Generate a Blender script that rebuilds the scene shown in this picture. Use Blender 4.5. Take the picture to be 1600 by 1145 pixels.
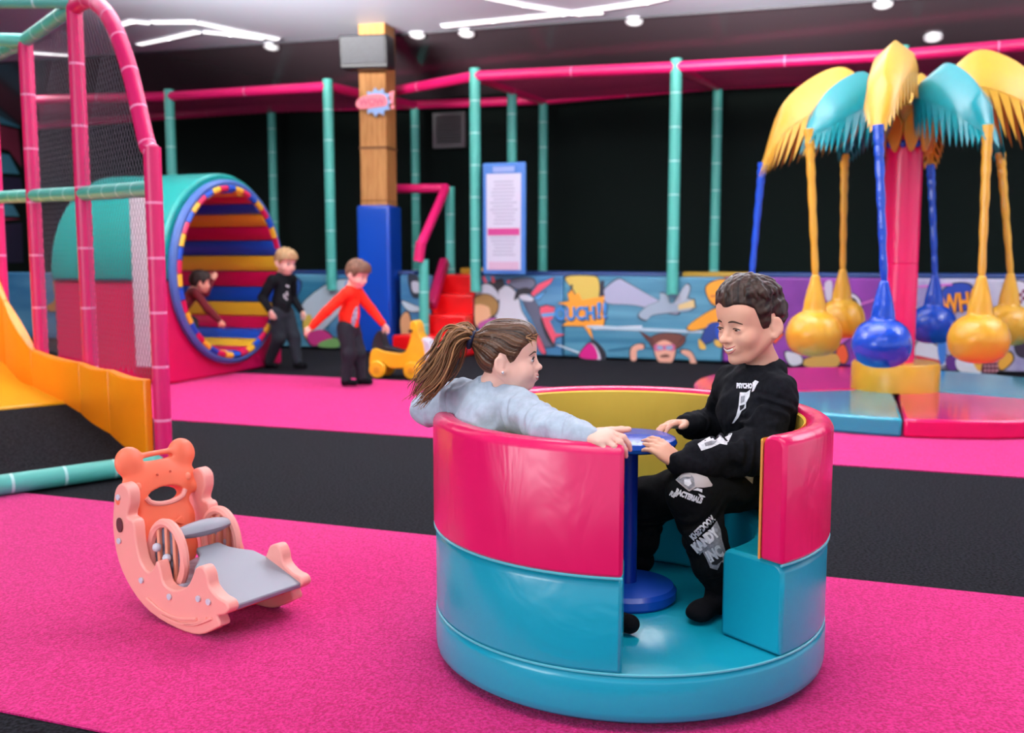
import bpy, bmesh, math, random
import numpy as np
from mathutils import Vector, Matrix
from mathutils.bvhtree import BVHTree

for o in list(bpy.data.objects): bpy.data.objects.remove(o)
SC = bpy.context.scene
COL = SC.collection
random.seed(7); RNG = np.random.default_rng(7)

# ---------------------------------------------------------------- camera, world, lights, exposure
FPX, CAM_H, HORIZON = 1550.0, 0.95, 402.0
PITCH = math.atan((572.5 - HORIZON) / FPX)
cam_d = bpy.data.cameras.new('camera'); cam = bpy.data.objects.new('camera', cam_d); COL.objects.link(cam)
cam.location = (0, 0, CAM_H); cam.rotation_euler = (math.pi/2 - PITCH, 0, 0)
cam_d.sensor_width = 36.0; cam_d.lens = 36.0 * FPX / 1600.0
cam_d.clip_start = 0.05; cam_d.clip_end = 100
cam_d.dof.use_dof = True; cam_d.dof.focus_distance = 2.3; cam_d.dof.aperture_fstop = 3.2
SC.camera = cam

world = bpy.data.worlds.new('world'); SC.world = world; world.use_nodes = True
world.node_tree.nodes['Background'].inputs[0].default_value = (0.80, 0.86, 1.0, 1)
world.node_tree.nodes['Background'].inputs[1].default_value = 1.45

def area_lamp(name, loc, sx, sy, power, rot=(0, 0, 0), col=(1, 0.97, 0.95)):
    l = bpy.data.lights.new(name, 'AREA'); l.shape = 'RECTANGLE'; l.size = sx; l.size_y = sy
    l.energy = power; l.color = col
    o = bpy.data.objects.new(name, l); o.location = loc; o.rotation_euler = rot; COL.objects.link(o); return o
ROT = math.radians(-20)
area_lamp('overhead_light', (0.6, 1.2, 3.12), 3.4, 1.0, 60, (0, 0, ROT))
area_lamp('overhead_light', (0.0, 4.6, 3.12), 4.0, 1.2, 48, (0, 0, ROT))
area_lamp('overhead_light', (-3.0, 6.2, 3.12), 3.0, 1.2, 46, (0, 0, ROT))
area_lamp('overhead_light', (0.2, 8.2, 3.12), 5.0, 0.8, 45, (0, 0, ROT))
area_lamp('window_daylight', (-5.5, -1.5, 1.8), 3.0, 2.0, 170, (math.radians(90), 0, math.radians(-62)), (0.92, 0.96, 1))

for wx, wy, wz in ((-3.4, 4.3, 2.35), (0.4, 3.6, 2.35), (4.0, 2.9, 2.35), (-0.5, 0.3, 2.3)):      # unseen fill lamps, added to brighten the pale ceiling
    w_ = area_lamp('ceiling_fill', (wx, wy, wz), 2.4, 0.3, 260 if wy > 1 else 50, (math.pi - math.radians(68 if wy > 1 else 0), 0, ROT))
    if wy > 1: w_.data.spread = math.radians(44)
area_lamp('overhead_light', (-6.4, 11.2, 3.12), 1.6, 1.0, 75, (0, 0, ROT))  # extra out-of-view lamp, added to brighten the mural on the side wall
SC.view_settings.view_transform = 'Standard'; SC.view_settings.look = 'None'
SC.view_settings.gamma = 1; SC.view_settings.use_curve_mapping = False
SC.view_settings.exposure = 0.0

# ---------------------------------------------------------------- helpers
_cp, _sp = math.cos(PITCH), math.sin(PITCH)
def ray(x, y):
    a = (x - 800) / FPX; b = (572.5 - y) / FPX
    return np.array([a, _cp + b*_sp, -_sp + b*_cp])
O3 = np.array([0, 0, CAM_H])
def at(x, y, Y):                       # point at depth Y seen at a pixel of the photograph
    d = ray(x, y); return O3 + d * (Y / d[1])
def on(x, y, z=0.0):                   # point on a level surface
    d = ray(x, y); return O3 + d * ((z - CAM_H) / d[2])
def onp(x, y, p0, n):                  # point on a plane
    d = ray(x, y); n = np.asarray(n, float); return O3 + d * (np.dot(np.asarray(p0) - O3, n) / np.dot(d, n))
U = np.array([math.cos(ROT), math.sin(ROT), 0]); V = np.array([-math.sin(ROT), math.cos(ROT), 0])
def uv(u, v, z=0.0): return U*u + V*v + np.array([0, 0, z])
ZV = np.array([0, 0, 1.0])
def nrm(a):
    a = np.asarray(a, float); return a / np.linalg.norm(a)

def hexc(h):
    h = h.lstrip('#'); c = [int(h[i:i+2], 16)/255 for i in (0, 2, 4)]
    return tuple((x/12.92 if x <= 0.04045 else ((x+0.055)/1.055)**2.4) for x in c) + (1.0,)
MATS = {}
def mat(name, col, rough=0.5, spec=0.5, metal=0.0, noise=0.0, nscale=20.0, bump=0.0, bscale=60.0, distort=0.0, brot=0.0, bstretch=(1, 1, 1), coat=0.0, emit=0.0, sss=0.0, col2=None, bdist=0.01, detail=4.0):
    if name in MATS: return MATS[name]
    m = bpy.data.materials.new(name); m.use_nodes = True; MATS[name] = m
    nt = m.node_tree; b = nt.nodes['Principled BSDF']
    c = hexc(col) if isinstance(col, str) else col
    b.inputs['Base Color'].default_value = c
    b.inputs['Roughness'].default_value = rough; b.inputs['Specular IOR Level'].default_value = spec
    b.inputs['Metallic'].default_value = metal; b.inputs['Coat Weight'].default_value = coat; b.inputs['Coat Roughness'].default_value = 0.08
    if sss: b.inputs['Subsurface Weight'].default_value = sss; b.inputs['Subsurface Radius'].default_value = (0.02, 0.008, 0.005)
    if emit: b.inputs['Emission Color'].default_value = c; b.inputs['Emission Strength'].default_value = emit
    tc = nt.nodes.new('ShaderNodeTexCoord')
    if noise or col2:
        n = nt.nodes.new('ShaderNodeTexNoise'); n.inputs['Scale'].default_value = nscale; n.inputs['Detail'].default_value = detail
        mp = nt.nodes.new('ShaderNodeMapping'); mp.inputs['Scale'].default_value = bstretch
        nt.links.new(tc.outputs['Object'], mp.inputs[0]); nt.links.new(mp.outputs[0], n.inputs['Vector'])
        mx = nt.nodes.new('ShaderNodeMix'); mx.data_type = 'RGBA'
        r = nt.nodes.new('ShaderNodeValToRGB'); r.color_ramp.elements[0].position = 0.35; r.color_ramp.elements[1].position = 0.65
        nt.links.new(n.outputs[0], r.inputs[0]); nt.links.new(r.outputs[0], mx.inputs[0])
        if col2: ca, cb = c, hexc(col2)
        else:
            ca = tuple(x*(1-noise) for x in c[:3]) + (1,); cb = tuple(min(1, x*(1+noise)) for x in c[:3]) + (1,)
        mx.inputs[6].default_value = ca; mx.inputs[7].default_value = cb
        nt.links.new(mx.outputs[2], b.inputs['Base Color'])
    if bump:
        n2 = nt.nodes.new('ShaderNodeTexNoise'); n2.inputs['Scale'].default_value = bscale; n2.inputs['Detail'].default_value = 3; n2.inputs['Distortion'].default_value = distort
        mp2 = nt.nodes.new('ShaderNodeMapping'); mp2.inputs['Scale'].default_value = bstretch; mp2.inputs['Rotation'].default_value = (brot, brot*.6, 0)
        nt.links.new(tc.outputs['Object'], mp2.inputs[0]); nt.links.new(mp2.outputs[0], n2.inputs['Vector'])
        bp = nt.nodes.new('ShaderNodeBump'); bp.inputs['Strength'].default_value = bump; bp.inputs['Distance'].default_value = bdist
        nt.links.new(n2.outputs[0], bp.inputs['Height']); nt.links.new(bp.outputs[0], b.inputs['Normal'])
    return m
def attr_mat(name, c0, c1, rough=0.5, spec=0.3):
    m = bpy.data.materials.new(name); m.use_nodes = True; nt = m.node_tree; b = nt.nodes['Principled BSDF']
    a = nt.nodes.new('ShaderNodeAttribute'); a.attribute_name = 'strand'
    r = nt.nodes.new('ShaderNodeValToRGB'); r.color_ramp.elements[0].color = hexc(c0); r.color_ramp.elements[1].color = hexc(c1)
    nt.links.new(a.outputs['Fac'], r.inputs[0]); nt.links.new(r.outputs[0], b.inputs['Base Color'])
    b.inputs['Roughness'].default_value = rough; b.inputs['Specular IOR Level'].default_value = spec
    return m

ROOTLOC = {}
def tag(o, label=None, cat=None, group=None, kind=None):
    if label: o['label'] = label
    if cat: o['category'] = cat
    if group: o['group'] = group
    if kind: o['kind'] = kind
    return o
def thing(name, loc, label, cat, group=None):
    o = bpy.data.objects.new(name, None); o.empty_display_size = 0.1; COL.objects.link(o)
    o.location = tuple(float(x) for x in loc); ROOTLOC[o.name] = np.array(loc, float)
    return tag(o, label, cat, group)
def rootloc(p):
    while p is not None:
        if p.name in ROOTLOC: return ROOTLOC[p.name]
        p = p.parent
    return np.zeros(3)
def link_mesh(name, V_, F_, mats, parent=None, smooth=True, angle=35, midx=None, kind=None, attr=None):
    V_ = np.asarray(V_, float) - (rootloc(parent) if parent is not None else 0)
    me = bpy.data.meshes.new(name)
    if isinstance(F_, np.ndarray):
        n = len(F_); k = F_.shape[1]
        me.vertices.add(len(V_)); me.vertices.foreach_set('co', V_.astype(np.float32).ravel())
        me.loops.add(n*k); me.loops.foreach_set('vertex_index', F_.astype(np.int32).ravel())
        me.polygons.add(n); me.polygons.foreach_set('loop_start', np.arange(0, n*k, k, dtype=np.int32))
        me.update(calc_edges=True)
    else:
        me.from_pydata([tuple(v) for v in V_], [], F_); me.update()
    if not isinstance(mats, (list, tuple)): mats = [mats]
    for m in mats: me.materials.append(m)
    if midx is not None: me.polygons.foreach_set('material_index', np.asarray(midx, np.int32))
    if smooth:
        me.shade_smooth()
        if angle < 180: me.set_sharp_from_angle(angle=math.radians(angle))
    if attr is not None:
        a = me.attributes.new('strand', 'FLOAT', 'POINT'); a.data.foreach_set('value', np.asarray(attr, np.float32))
    o = bpy.data.objects.new(name, me); COL.objects.link(o)
    if parent is not None: o.parent = parent
    if kind: o['kind'] = kind
    return o

class MB:
    def __init__(s): s.v = []; s.f = []; s.m = []
    def add(s, vs, fs, mi=0):
        k = len(s.v); s.v.extend([np.asarray(v, float) for v in vs])
        for f in fs: s.f.append(tuple(i+k for i in f)); s.m.append(mi)
        return s
    def box(s, c, sx, sy, sz, ax=None, ay=None, az=None, mi=0):
        ax = np.array([1., 0, 0]) if ax is None else nrm(ax); ay = np.array([0, 1., 0]) if ay is None else nrm(ay)
        az = nrm(np.cross(ax, ay)) if az is None else nrm(az); c = np.asarray(c, float)
        vs = [c + ax*sx/2*i + ay*sy/2*j + az*sz/2*k for k in (-1, 1) for j in (-1, 1) for i in (-1, 1)]
        return s.add(vs, [(0, 2, 3, 1), (4, 5, 7, 6), (0, 1, 5, 4), (2, 6, 7, 3), (0, 4, 6, 2), (1, 3, 7, 5)], mi)
    def tube(s, pts, r, n=12, cap=True, mi=0, closed=False, flat=1.0, up=None):
        pts = [np.asarray(p, float) for p in pts]; N = len(pts)
        rr = r if hasattr(r, '__len__') else [r]*N
        rings = []; ref = None
        for i in range(N):
            a = pts[(i-1) % N] if (closed or i > 0) else pts[i]; b = pts[(i+1) % N] if (closed or i < N-1) else pts[i]
            t = nrm(b - a)
            if ref is None:
                ref = np.asarray(up, float) if up is not None else (ZV if abs(t[2]) < 0.9 else np.array([1., 0, 0]))
            x = ref - t*np.dot(ref, t); x = nrm(x) if np.linalg.norm(x) > 1e-6 else nrm(np.cross(t, [0.3, 1, 0.2])); ref = x
            y = np.cross(t, x)
            rings.append([pts[i] + (x*math.cos(q)*flat + y*math.sin(q))*rr[i] for q in np.linspace(0, 2*math.pi, n, endpoint=False)])
        vs = [v for R in rings for v in R]; fs = []
        for i in range(N if closed else N-1):
            j = (i+1) % N
            for k in range(n):
                l = (k+1) % n; fs.append((i*n+k, i*n+l, j*n+l, j*n+k))
        if cap and not closed: fs.append(tuple(range(n))[::-1]); fs.append(tuple((N-1)*n+k for k in range(n)))
        return s.add(vs, fs, mi)
    def pad(s, a, b, r, seg=0.28, n=14):                 # foam-padded pipe: segments with a pale joint ring
        a = np.asarray(a, float); b = np.asarray(b, float); L = np.linalg.norm(b-a); m = max(1, int(round(L/seg)))
        pts = []; rr = []
        g = 0.006
        for i in range(m):
            t0 = i/m*L + (g if i else 0); t1 = (i+1)/m*L - (g if i < m-1 else 0)
            pts += [t0, t1]; rr += [r, r]
        d = (b-a)/L; base = len(s.v)
        f0 = len(s.f)
        s.tube([a+d*t for t in pts], rr, n)
        for i in range(len(s.f)-f0):
            ri = i // n
            if ri < len(pts)-1 and ri % 2 == 1: s.m[f0+i] = 1
        return s
    def lathe(s, prof, c, n=32, a0=0, a1=2*math.pi, mi=0, close=False):
        c = np.asarray(c, float); full = abs(a1-a0-2*math.pi) < 1e-6
        A = np.linspace(a0, a1, n, endpoint=not full); m = len(A); P = len(prof)
        vs = [c + np.array([r*math.cos(q), r*math.sin(q), z]) for q in A for (r, z) in prof]; fs = []
        for i in range(m if full else m-1):
            j = (i+1) % m
            for k in range(P if close else P-1):
                l = (k+1) % P; fs.append((i*P+k, j*P+k, j*P+l, i*P+l))
        if not full and close:
            fs.append(tuple(range(P))); fs.append(tuple((m-1)*P+k for k in range(P))[::-1])
        return s.add(vs, fs, mi)
    def prism(s, poly, d0, d1, org, ax, ay, az, mi=0):    # polygon (2-D) extruded along az
        org = np.asarray(org, float); n = len(poly)
        vs = [org + ax*p[0] + ay*p[1] + az*d for d in (d0, d1) for p in poly]
        fs = [tuple(range(n))[::-1], tuple(range(n, 2*n))] + [(i, (i+1) % n, n+(i+1) % n, n+i) for i in range(n)]
        return s.add(vs, fs, mi)
    def ell(s, c, r, R=None, n=16, m=10, mi=0):
        c = np.asarray(c, float); R = np.eye(3) if R is None else np.asarray(R)
        vs = []
        for i in range(m+1):
            p = math.pi*i/m
            for k in range(n):
                q = 2*math.pi*k/n
                vs.append(c + R @ np.array([r[0]*math.sin(p)*math.cos(q), r[1]*math.sin(p)*math.sin(q), r[2]*math.cos(p)]))
        fs = [(i*n+k, (i+1)*n+k, (i+1)*n+(k+1) % n, i*n+(k+1) % n) for i in range(m) for k in range(n)]
        return s.add(vs, fs, mi)
    def build(s, name, mats, parent=None, smooth=True, angle=35, bevel=0, kind=None, segs=2):
        bm = bmesh.new(); vs = [bm.verts.new(tuple(v - (rootloc(parent) if parent is not None else 0))) for v in s.v]
        for f, mi in zip(s.f, s.m):
            try: q = bm.faces.new([vs[i] for i in f]); q.material_index = mi
            except ValueError: pass
        bmesh.ops.remove_doubles(bm, verts=bm.verts, dist=1e-5)
        bmesh.ops.recalc_face_normals(bm, faces=bm.faces)
        me = bpy.data.meshes.new(name); bm.to_mesh(me); bm.free()
        for m in (mats if isinstance(mats, (list, tuple)) else [mats]): me.materials.append(m)
        if smooth: me.shade_smooth(); me.set_sharp_from_angle(angle=math.radians(angle))
        o = bpy.data.objects.new(name, me); COL.objects.link(o)
        if parent is not None: o.parent = parent
        if bevel:
            b = o.modifiers.new('bevel', 'BEVEL'); b.width = bevel; b.segments = segs; b.limit_method = 'ANGLE'; b.angle_limit = math.radians(40)
        if kind: o['kind'] = kind
        return o

def spline(pts, n=8):                                    # Catmull-Rom through points
    P = [np.asarray(p, float) for p in pts]; P = [2*P[0]-P[1]] + P + [2*P[-1]-P[-2]]; out = []
    for i in range(1, len(P)-2):
        for t in np.linspace(0, 1, n, endpoint=False):
            a, b, c, d = P[i-1], P[i], P[i+1], P[i+2]
            out.append(0.5*((2*b) + (c-a)*t + (2*a-5*b+4*c-d)*t*t + (3*b-a-3*c+d)*t**3))
    out.append(P[-2]); return out
def closed_spline(pts, n=5):
    P = [np.asarray(p, float) for p in pts]; N = len(P); out = []
    for i in range(N):
        a, b, c, d = P[i-1], P[i], P[(i+1) % N], P[(i+2) % N]
        for t in np.linspace(0, 1, n, endpoint=False):
            out.append(0.5*((2*b) + (c-a)*t + (2*a-5*b+4*c-d)*t*t + (3*b-a-3*c+d)*t**3))
    return out

def text_mesh(txt, size=1.0, bold=0.0, extrude=0.0):
    cu = bpy.data.curves.new('lettering', 'FONT'); cu.body = txt; cu.size = size; cu.offset = bold; cu.extrude = extrude
    cu.align_x = 'CENTER'; cu.align_y = 'CENTER'; cu.resolution_u = 3
    o = bpy.data.objects.new('lettering', cu); COL.objects.link(o)
    bpy.context.view_layer.update()
    dg = bpy.context.evaluated_depsgraph_get(); me = o.evaluated_get(dg).to_mesh()
    vs = [np.array(v.co) for v in me.vertices]; fs = [tuple(p.vertices) for p in me.polygons]
    o.evaluated_get(dg).to_mesh_clear(); bpy.data.objects.remove(o); bpy.data.curves.remove(cu)
    return vs, fs

# ---------------------------------------------------------------- smooth solids (distance field + surface nets)
class Field:
    def __init__(s, lo, hi, res):
        s.lo = np.asarray(lo, float); s.res = res
        s.n = np.ceil((np.asarray(hi) - s.lo)/res).astype(int) + 1
        s.g = np.full(tuple(s.n), 0.5, np.float32)
        s.ax = [(s.lo[i] + res*np.arange(s.n[i])).astype(np.float32) for i in range(3)]
        s.T = (np.eye(3), np.zeros(3), 1.0)
    def frame(s, R=None, t=None, k=1.0): s.T = (np.eye(3) if R is None else np.asarray(R), np.zeros(3) if t is None else np.asarray(t, float), k)
    def P(s, p): R, t, k = s.T; return R @ (np.asarray(p, float)*k) + t
    def sub(s, lo, hi, pad):
        sl = []
        for i in range(3):
            a = max(0, int(math.floor((lo[i]-pad-s.lo[i])/s.res))); b = min(s.n[i], int(math.ceil((hi[i]+pad-s.lo[i])/s.res))+1)
            if b <= a: return None
            sl.append(slice(a, b))
        sl = tuple(sl)
        return sl, s.ax[0][sl[0]][:, None, None], s.ax[1][sl[1]][None, :, None], s.ax[2][sl[2]][None, None, :]
    def mix(s, sl, d, k, op):
        g = s.g[sl]
        if op == 'add':
            if k > 0:
                h = np.maximum(k - np.abs(g-d), 0)/k; s.g[sl] = np.minimum(g, d) - h*h*k*0.25
            else: s.g[sl] = np.minimum(g, d)
        elif op == 'cut':
            d = -d
            if k > 0:
                h = np.maximum(k - np.abs(g-d), 0)/k; s.g[sl] = np.maximum(g, d) + h*h*k*0.25
            else: s.g[sl] = np.maximum(g, d)
    def cap(s, a, b, ra, rb=None, k=0.01, op='add', wr=0, wn=5, flat=None):
        rb = ra if rb is None else rb; sc = s.T[2]; A = s.P(a); B = s.P(b); ra *= sc; rb *= sc; k *= sc
        q = s.sub(np.minimum(A, B)-max(ra, rb), np.maximum(A, B)+max(ra, rb), k+0.012)
        if q is None: return s
        sl, X, Y, Z = q; D = B-A; L2 = max(float(D @ D), 1e-12)
        h = np.clip(((X-A[0])*D[0] + (Y-A[1])*D[1] + (Z-A[2])*D[2])/L2, 0, 1)
        dx = X-A[0]-h*D[0]; dy = Y-A[1]-h*D[1]; dz = Z-A[2]-h*D[2]
        d = np.sqrt(dx*dx + dy*dy + dz*dz) - (ra + (rb-ra)*h)
        if wr: d = d - wr*np.sin(wn*6.283*h + 55*dx + 70*dz + 2.5*np.sin(60*dy + 9*h))*np.sin(3.1416*np.clip(h*1.1, 0, 1))
        s.mix(sl, d.astype(np.float32), k, op); return s
    def ell(s, c, r, R=None, k=0.01, op='add'):
        sc = s.T[2]; C = s.P(c); r = np.asarray(r, float)*sc; k *= sc
        R = s.T[0] if R is None else s.T[0] @ np.asarray(R)
        m = np.abs(R) @ r
        q = s.sub(C-m, C+m, k+0.012)
        if q is None: return s
        sl, X, Y, Z = q; X = X-C[0]; Y = Y-C[1]; Z = Z-C[2]
        l = [X*R[0, i] + Y*R[1, i] + Z*R[2, i] for i in range(3)]
        k0 = np.sqrt((l[0]/r[0])**2 + (l[1]/r[1])**2 + (l[2]/r[2])**2); k1 = np.sqrt((l[0]/r[0]**2)**2 + (l[1]/r[1]**2)**2 + (l[2]/r[2]**2)**2) + 1e-9
        s.mix(sl, (k0*(k0-1)/k1).astype(np.float32), k, op); return s
    def chain(s, pts, rad, k=0.01, wr=0, wn=5):
        for i in range(len(pts)-1): s.cap(pts[i], pts[i+1], rad[i], rad[i+1], k, wr=wr, wn=wn)
        return s
    def local(s):
        R, t, k = s.T; X = s.ax[0][:, None, None]-t[0]; Y = s.ax[1][None, :, None]-t[1]; Z = s.ax[2][None, None, :]-t[2]
        return [(X*R[0, i] + Y*R[1, i] + Z*R[2, i])/k for i in range(3)]
    def rough(s, amp, f):                                # soft cloth unevenness near the surface
        I = np.argwhere(np.abs(s.g) < 0.015); x, y, z = (s.ax[i][I[:, i]] for i in range(3))
        n = np.sin(f*(x+0.6*z) + 2*np.sin(f*0.7*y + 1)) * np.sin(f*0.8*(z-0.5*x) + 1.7*np.sin(f*0.9*x)) + 0.5*np.sin(f*1.9*(y+z)+2*np.sin(f*x))
        s.g[I[:, 0], I[:, 1], I[:, 2]] += (amp*n).astype(np.float32); return s
    def mesh(s):
        g = s.g; g[0] = g[-1] = 0.5; g[:, 0] = g[:, -1] = 0.5; g[:, :, 0] = g[:, :, -1] = 0.5
        ins = g < 0; n = np.array(g.shape)-1
        cnt = np.zeros(tuple(n), np.int8); offs = [(i, j, k) for i in (0, 1) for j in (0, 1) for k in (0, 1)]
        for i, j, k in offs: cnt += ins[i:i+n[0], j:j+n[1], k:k+n[2]]
        I = np.argwhere((cnt > 0) & (cnt < 8)); idx = np.full(tuple(n), -1, np.int32); idx[I[:, 0], I[:, 1], I[:, 2]] = np.arange(len(I))
        val = np.stack([g[I[:, 0]+o[0], I[:, 1]+o[1], I[:, 2]+o[2]] for o in offs], 1)
        acc = np.zeros((len(I), 3)); num = np.zeros(len(I))
        for a in range(8):
            for b in range(a+1, 8):
                if sum(abs(offs[a][q]-offs[b][q]) for q in range(3)) != 1: continue
                va, vb = val[:, a], val[:, b]; mm = (va < 0) != (vb < 0); t = np.where(mm, va/np.where(mm, va-vb, 1), 0)
                for q in range(3): acc[:, q] += np.where(mm, offs[a][q] + t*(offs[b][q]-offs[a][q]), 0)
                num += mm
        Vv = s.lo + s.res*(I + acc/num[:, None])
        F = []
        for ax in range(3):
            a = [slice(None)]*3; b = [slice(None)]*3; a[ax] = slice(0, -1); b[ax] = slice(1, None)
            E = np.argwhere(ins[tuple(a)] != ins[tuple(b)]); fl = ins[tuple(a)][E[:, 0], E[:, 1], E[:, 2]]
            u, v = [(1, 2), (2, 0), (0, 1)][ax]
            ok = (E[:, u] > 0) & (E[:, v] > 0) & (E[:, u] < n[u]) & (E[:, v] < n[v]); E = E[ok]; fl = fl[ok]
            def cell(du, dv):
                c = E.copy(); c[:, u] -= du; c[:, v] -= dv; return idx[c[:, 0], c[:, 1], c[:, 2]]
            q = np.stack([cell(1, 1), cell(0, 1), cell(0, 0), cell(1, 0)], 1); q[~fl] = q[~fl][:, ::-1]; F.append(q)
        return Vv, np.concatenate(F)
    def build(s, name, m, parent, attr=None):
        Vv, F = s.mesh()
        o = link_mesh(name, Vv, F, m, parent, angle=180, attr=None if attr is None else attr(Vv))
        return o, Vv, F
def bvh_of(Vv, F): return BVHTree.FromPolygons([tuple(v) for v in Vv], [tuple(f) for f in F])
def basis(fwd, up=ZV):                                   # columns forward, left, up
    f = nrm(fwd); l = nrm(np.cross(up, f)); return np.stack([f, l, np.cross(f, l)], 1)

# ---------------------------------------------------------------- materials
PINK = mat('pink_vinyl', '#E2145F', 0.27, 0.5, bump=0.30, bscale=5.5, bstretch=(1.5, 1.5, .6), bdist=.02, distort=.7, brot=.7)
PINKP = mat('pink_pipe', '#DC1768', 0.38, 0.5, bump=0.05, bscale=30)
PINKJ = mat('pink_joint', '#F08CB4', 0.45)
TEALP = mat('teal_pipe', '#4FB3A4', 0.4, 0.5, bump=0.05, bscale=30)
TEALJ = mat('teal_joint', '#A9DDD6', 0.45)
TURQ = mat('turquoise_vinyl', '#109CB4', 0.24, 0.5, bump=0.22, bscale=5, bdist=.02, distort=.8)
BLUE = mat('blue_vinyl', '#1348B4', 0.22, 0.5, bump=0.10, bscale=14)
YEL = mat('yellow_vinyl', '#CB982A', 0.32, 0.5, bump=0.12, bscale=14)
RED = mat('red_vinyl', '#E00A10', 0.28, 0.5, bump=0.05, bscale=8)
GREEN = mat('green_vinyl', '#0E8E86', 0.3, 0.5, bump=0.06, bscale=8)
LEAFT = mat('teal_leaf_vinyl', '#0A7F86', 0.26, 0.5, bump=0.1, bscale=12)
ORANGE = mat('orange_vinyl', '#FF930C', 0.35, 0.5, bump=0.2, bscale=6, bstretch=(1, 1, .5))
BLACKW = mat('black_wall_cloth', '#0B1512', 0.85, 0.15)
WOOD = mat('brown_timber', '#A8713C', 0.6, 0.3, col2='#C08A50', nscale=6, bstretch=(8, 8, .7), bump=0.1, bscale=10)
BLK = mat('black_plastic', '#17181C', 0.45, 0.4, bump=0.15, bscale=80)
WHITE = mat('white_plastic', '#E8E8EC', 0.4)
PALE = mat('pale_grey', '#C9CBD6', 0.5)
GREYNET = mat('grey_net_cord', '#5A5660', 0.6)

def carpet_mat(name, c, c2, s=420):
    m = mat(name, c, 0.95, 0.1, col2=c2, nscale=s, detail=2, bump=1.0, bscale=s, bdist=0.004)
    m.node_tree.nodes['Principled BSDF'].inputs['Sheen Weight'].default_value = 0.28 if c2 != '#25252A' else 0.0
    m.node_tree.nodes['Principled BSDF'].inputs['Sheen Roughness'].default_value = 0.45
    m.node_tree.nodes['Principled BSDF'].inputs['Sheen Tint'].default_value = hexc('#EBB6E4')
    return m
CPINK = carpet_mat('pink_carpet_pile', '#B00952', '#DA287E', 150)
CBLACK = carpet_mat('black_carpet_pile', '#060608', '#25252A', 110)

# ---------------------------------------------------------------- room shell
def sheet(name, corners, m, kind='structure', thick=0.0):
    vs = [np.asarray(c, float) for c in corners]
    n = nrm(np.cross(vs[1]-vs[0], vs[2]-vs[0])); t = thick or 0.05
    vs2 = [v - n*t for v in vs]; k = len(vs)
    f = [tuple(range(k)), tuple(range(k, 2*k))[::-1]] + [(i, k+i, k+(i+1) % k, (i+1) % k) for i in range(k)]
    return tag(link_mesh(name, vs+vs2, f, m, smooth=False), kind=kind)
UL, UR, VB, VF = -11.0, 7.5, 10.75, -3.5
sheet('floor', [uv(UL, VF), uv(UR, VF), uv(UR, VB), uv(UL, VB)], CBLACK)
def strip(v0, v1, label):

    t = 0.004
    pts = [uv(UL+.03, v0), uv(UR, v0), uv(UR, v1), uv(UL+.03, v1)]
    o = sheet('carpet', [p+ZV*t for p in pts], CPINK, None, t)
    tag(o, label, 'carpet', 'pink carpet strips')
strip(1.505, 3.02, 'bright pink carpet strip under the round cup seat and the bear rocker')
strip(4.72, 6.86, 'bright pink carpet strip leading to the barrel tunnel and the palm carousel')
sheet('wall_back', [uv(UL, VB, 0), uv(UR, VB, 0), uv(UR, VB, 3.4), uv(UL, VB, 3.4)], BLACKW)
sheet('wall_left', [uv(UL, VF, 0), uv(UL, VB, 0), uv(UL, VB, 3.4), uv(UL, VF, 3.4)], BLACKW)
E0 = on(0, 97, 3.2); E1 = on(1360, 0, 3.2); ed = nrm(E1-E0); ev = nrm(np.cross(ZV, ed))
Ea = E0 - ed*9; Eb = E1 + ed*8
CEIL = mat('grey_glossy_ceiling', '#CFD8E6', 0.45, 0.15)
DCEIL = mat('dark_glossy_ceiling', '#4E4248', 0.16, 0.6, coat=0.2, bump=0.03, bscale=3)
sheet('ceiling', [Ea, Eb, Eb - ev*16, Ea - ev*16], CEIL, thick=0.05)
SL = math.tan(math.radians(16.5))
sheet('ceiling', [Ea, Ea + ev*3 - ZV*3*SL, Eb + ev*3 - ZV*3*SL, Eb], DCEIL, thick=0.05)
for k_, (a_, b_) in enumerate([(Ea, Eb)]):
    MB().tube([a_ - ZV*0.012, b_ - ZV*0.012], 0.012, 6).build('trim_1', mat('trim_dark', '#3A353C', 0.5))['kind'] = 'structure'

# light lines let into the grey ceiling, and small round ceiling lights on the slope
LED = mat('lamp_glow', '#FFFFFF', 0.4, emit=1.7)
LEDD = mat('lamp_glow_soft', '#FFFFFF', 0.4, emit=0.55)
leds = [([(178, 42), (206, 33), (232, 36)], 'short kinked white light line on the grey ceiling above the net post'),
        ([(240, 35), (305, 35)], 'straight white light line on the grey ceiling, next to the kinked one'),
        ([(312, 36), (368, 48), (432, 61)], 'long drooping white light line on the grey ceiling ending at the dark slope'),
        ([(218, 69), (262, 60), (308, 50)], 'white light line on the grey ceiling, lower row, rising towards the others'),
        ([(320, 50), (360, 54), (410, 60)], 'white light line on the grey ceiling, lower row, nearly level'),
        ([(48, 82), (105, 86)], 'faint white light line on the grey ceiling behind the teal top rails'),
        ([(762, -4), (820, 8), (905, 22), (940, 20)], 'long white light line on the grey ceiling coming in above the tall board'),
        ([(694, 41), (770, 33), (880, 22), (1010, 4), (1040, -3)], 'longest white light line on the grey ceiling, crossing its neighbour near the edge')]
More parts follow.
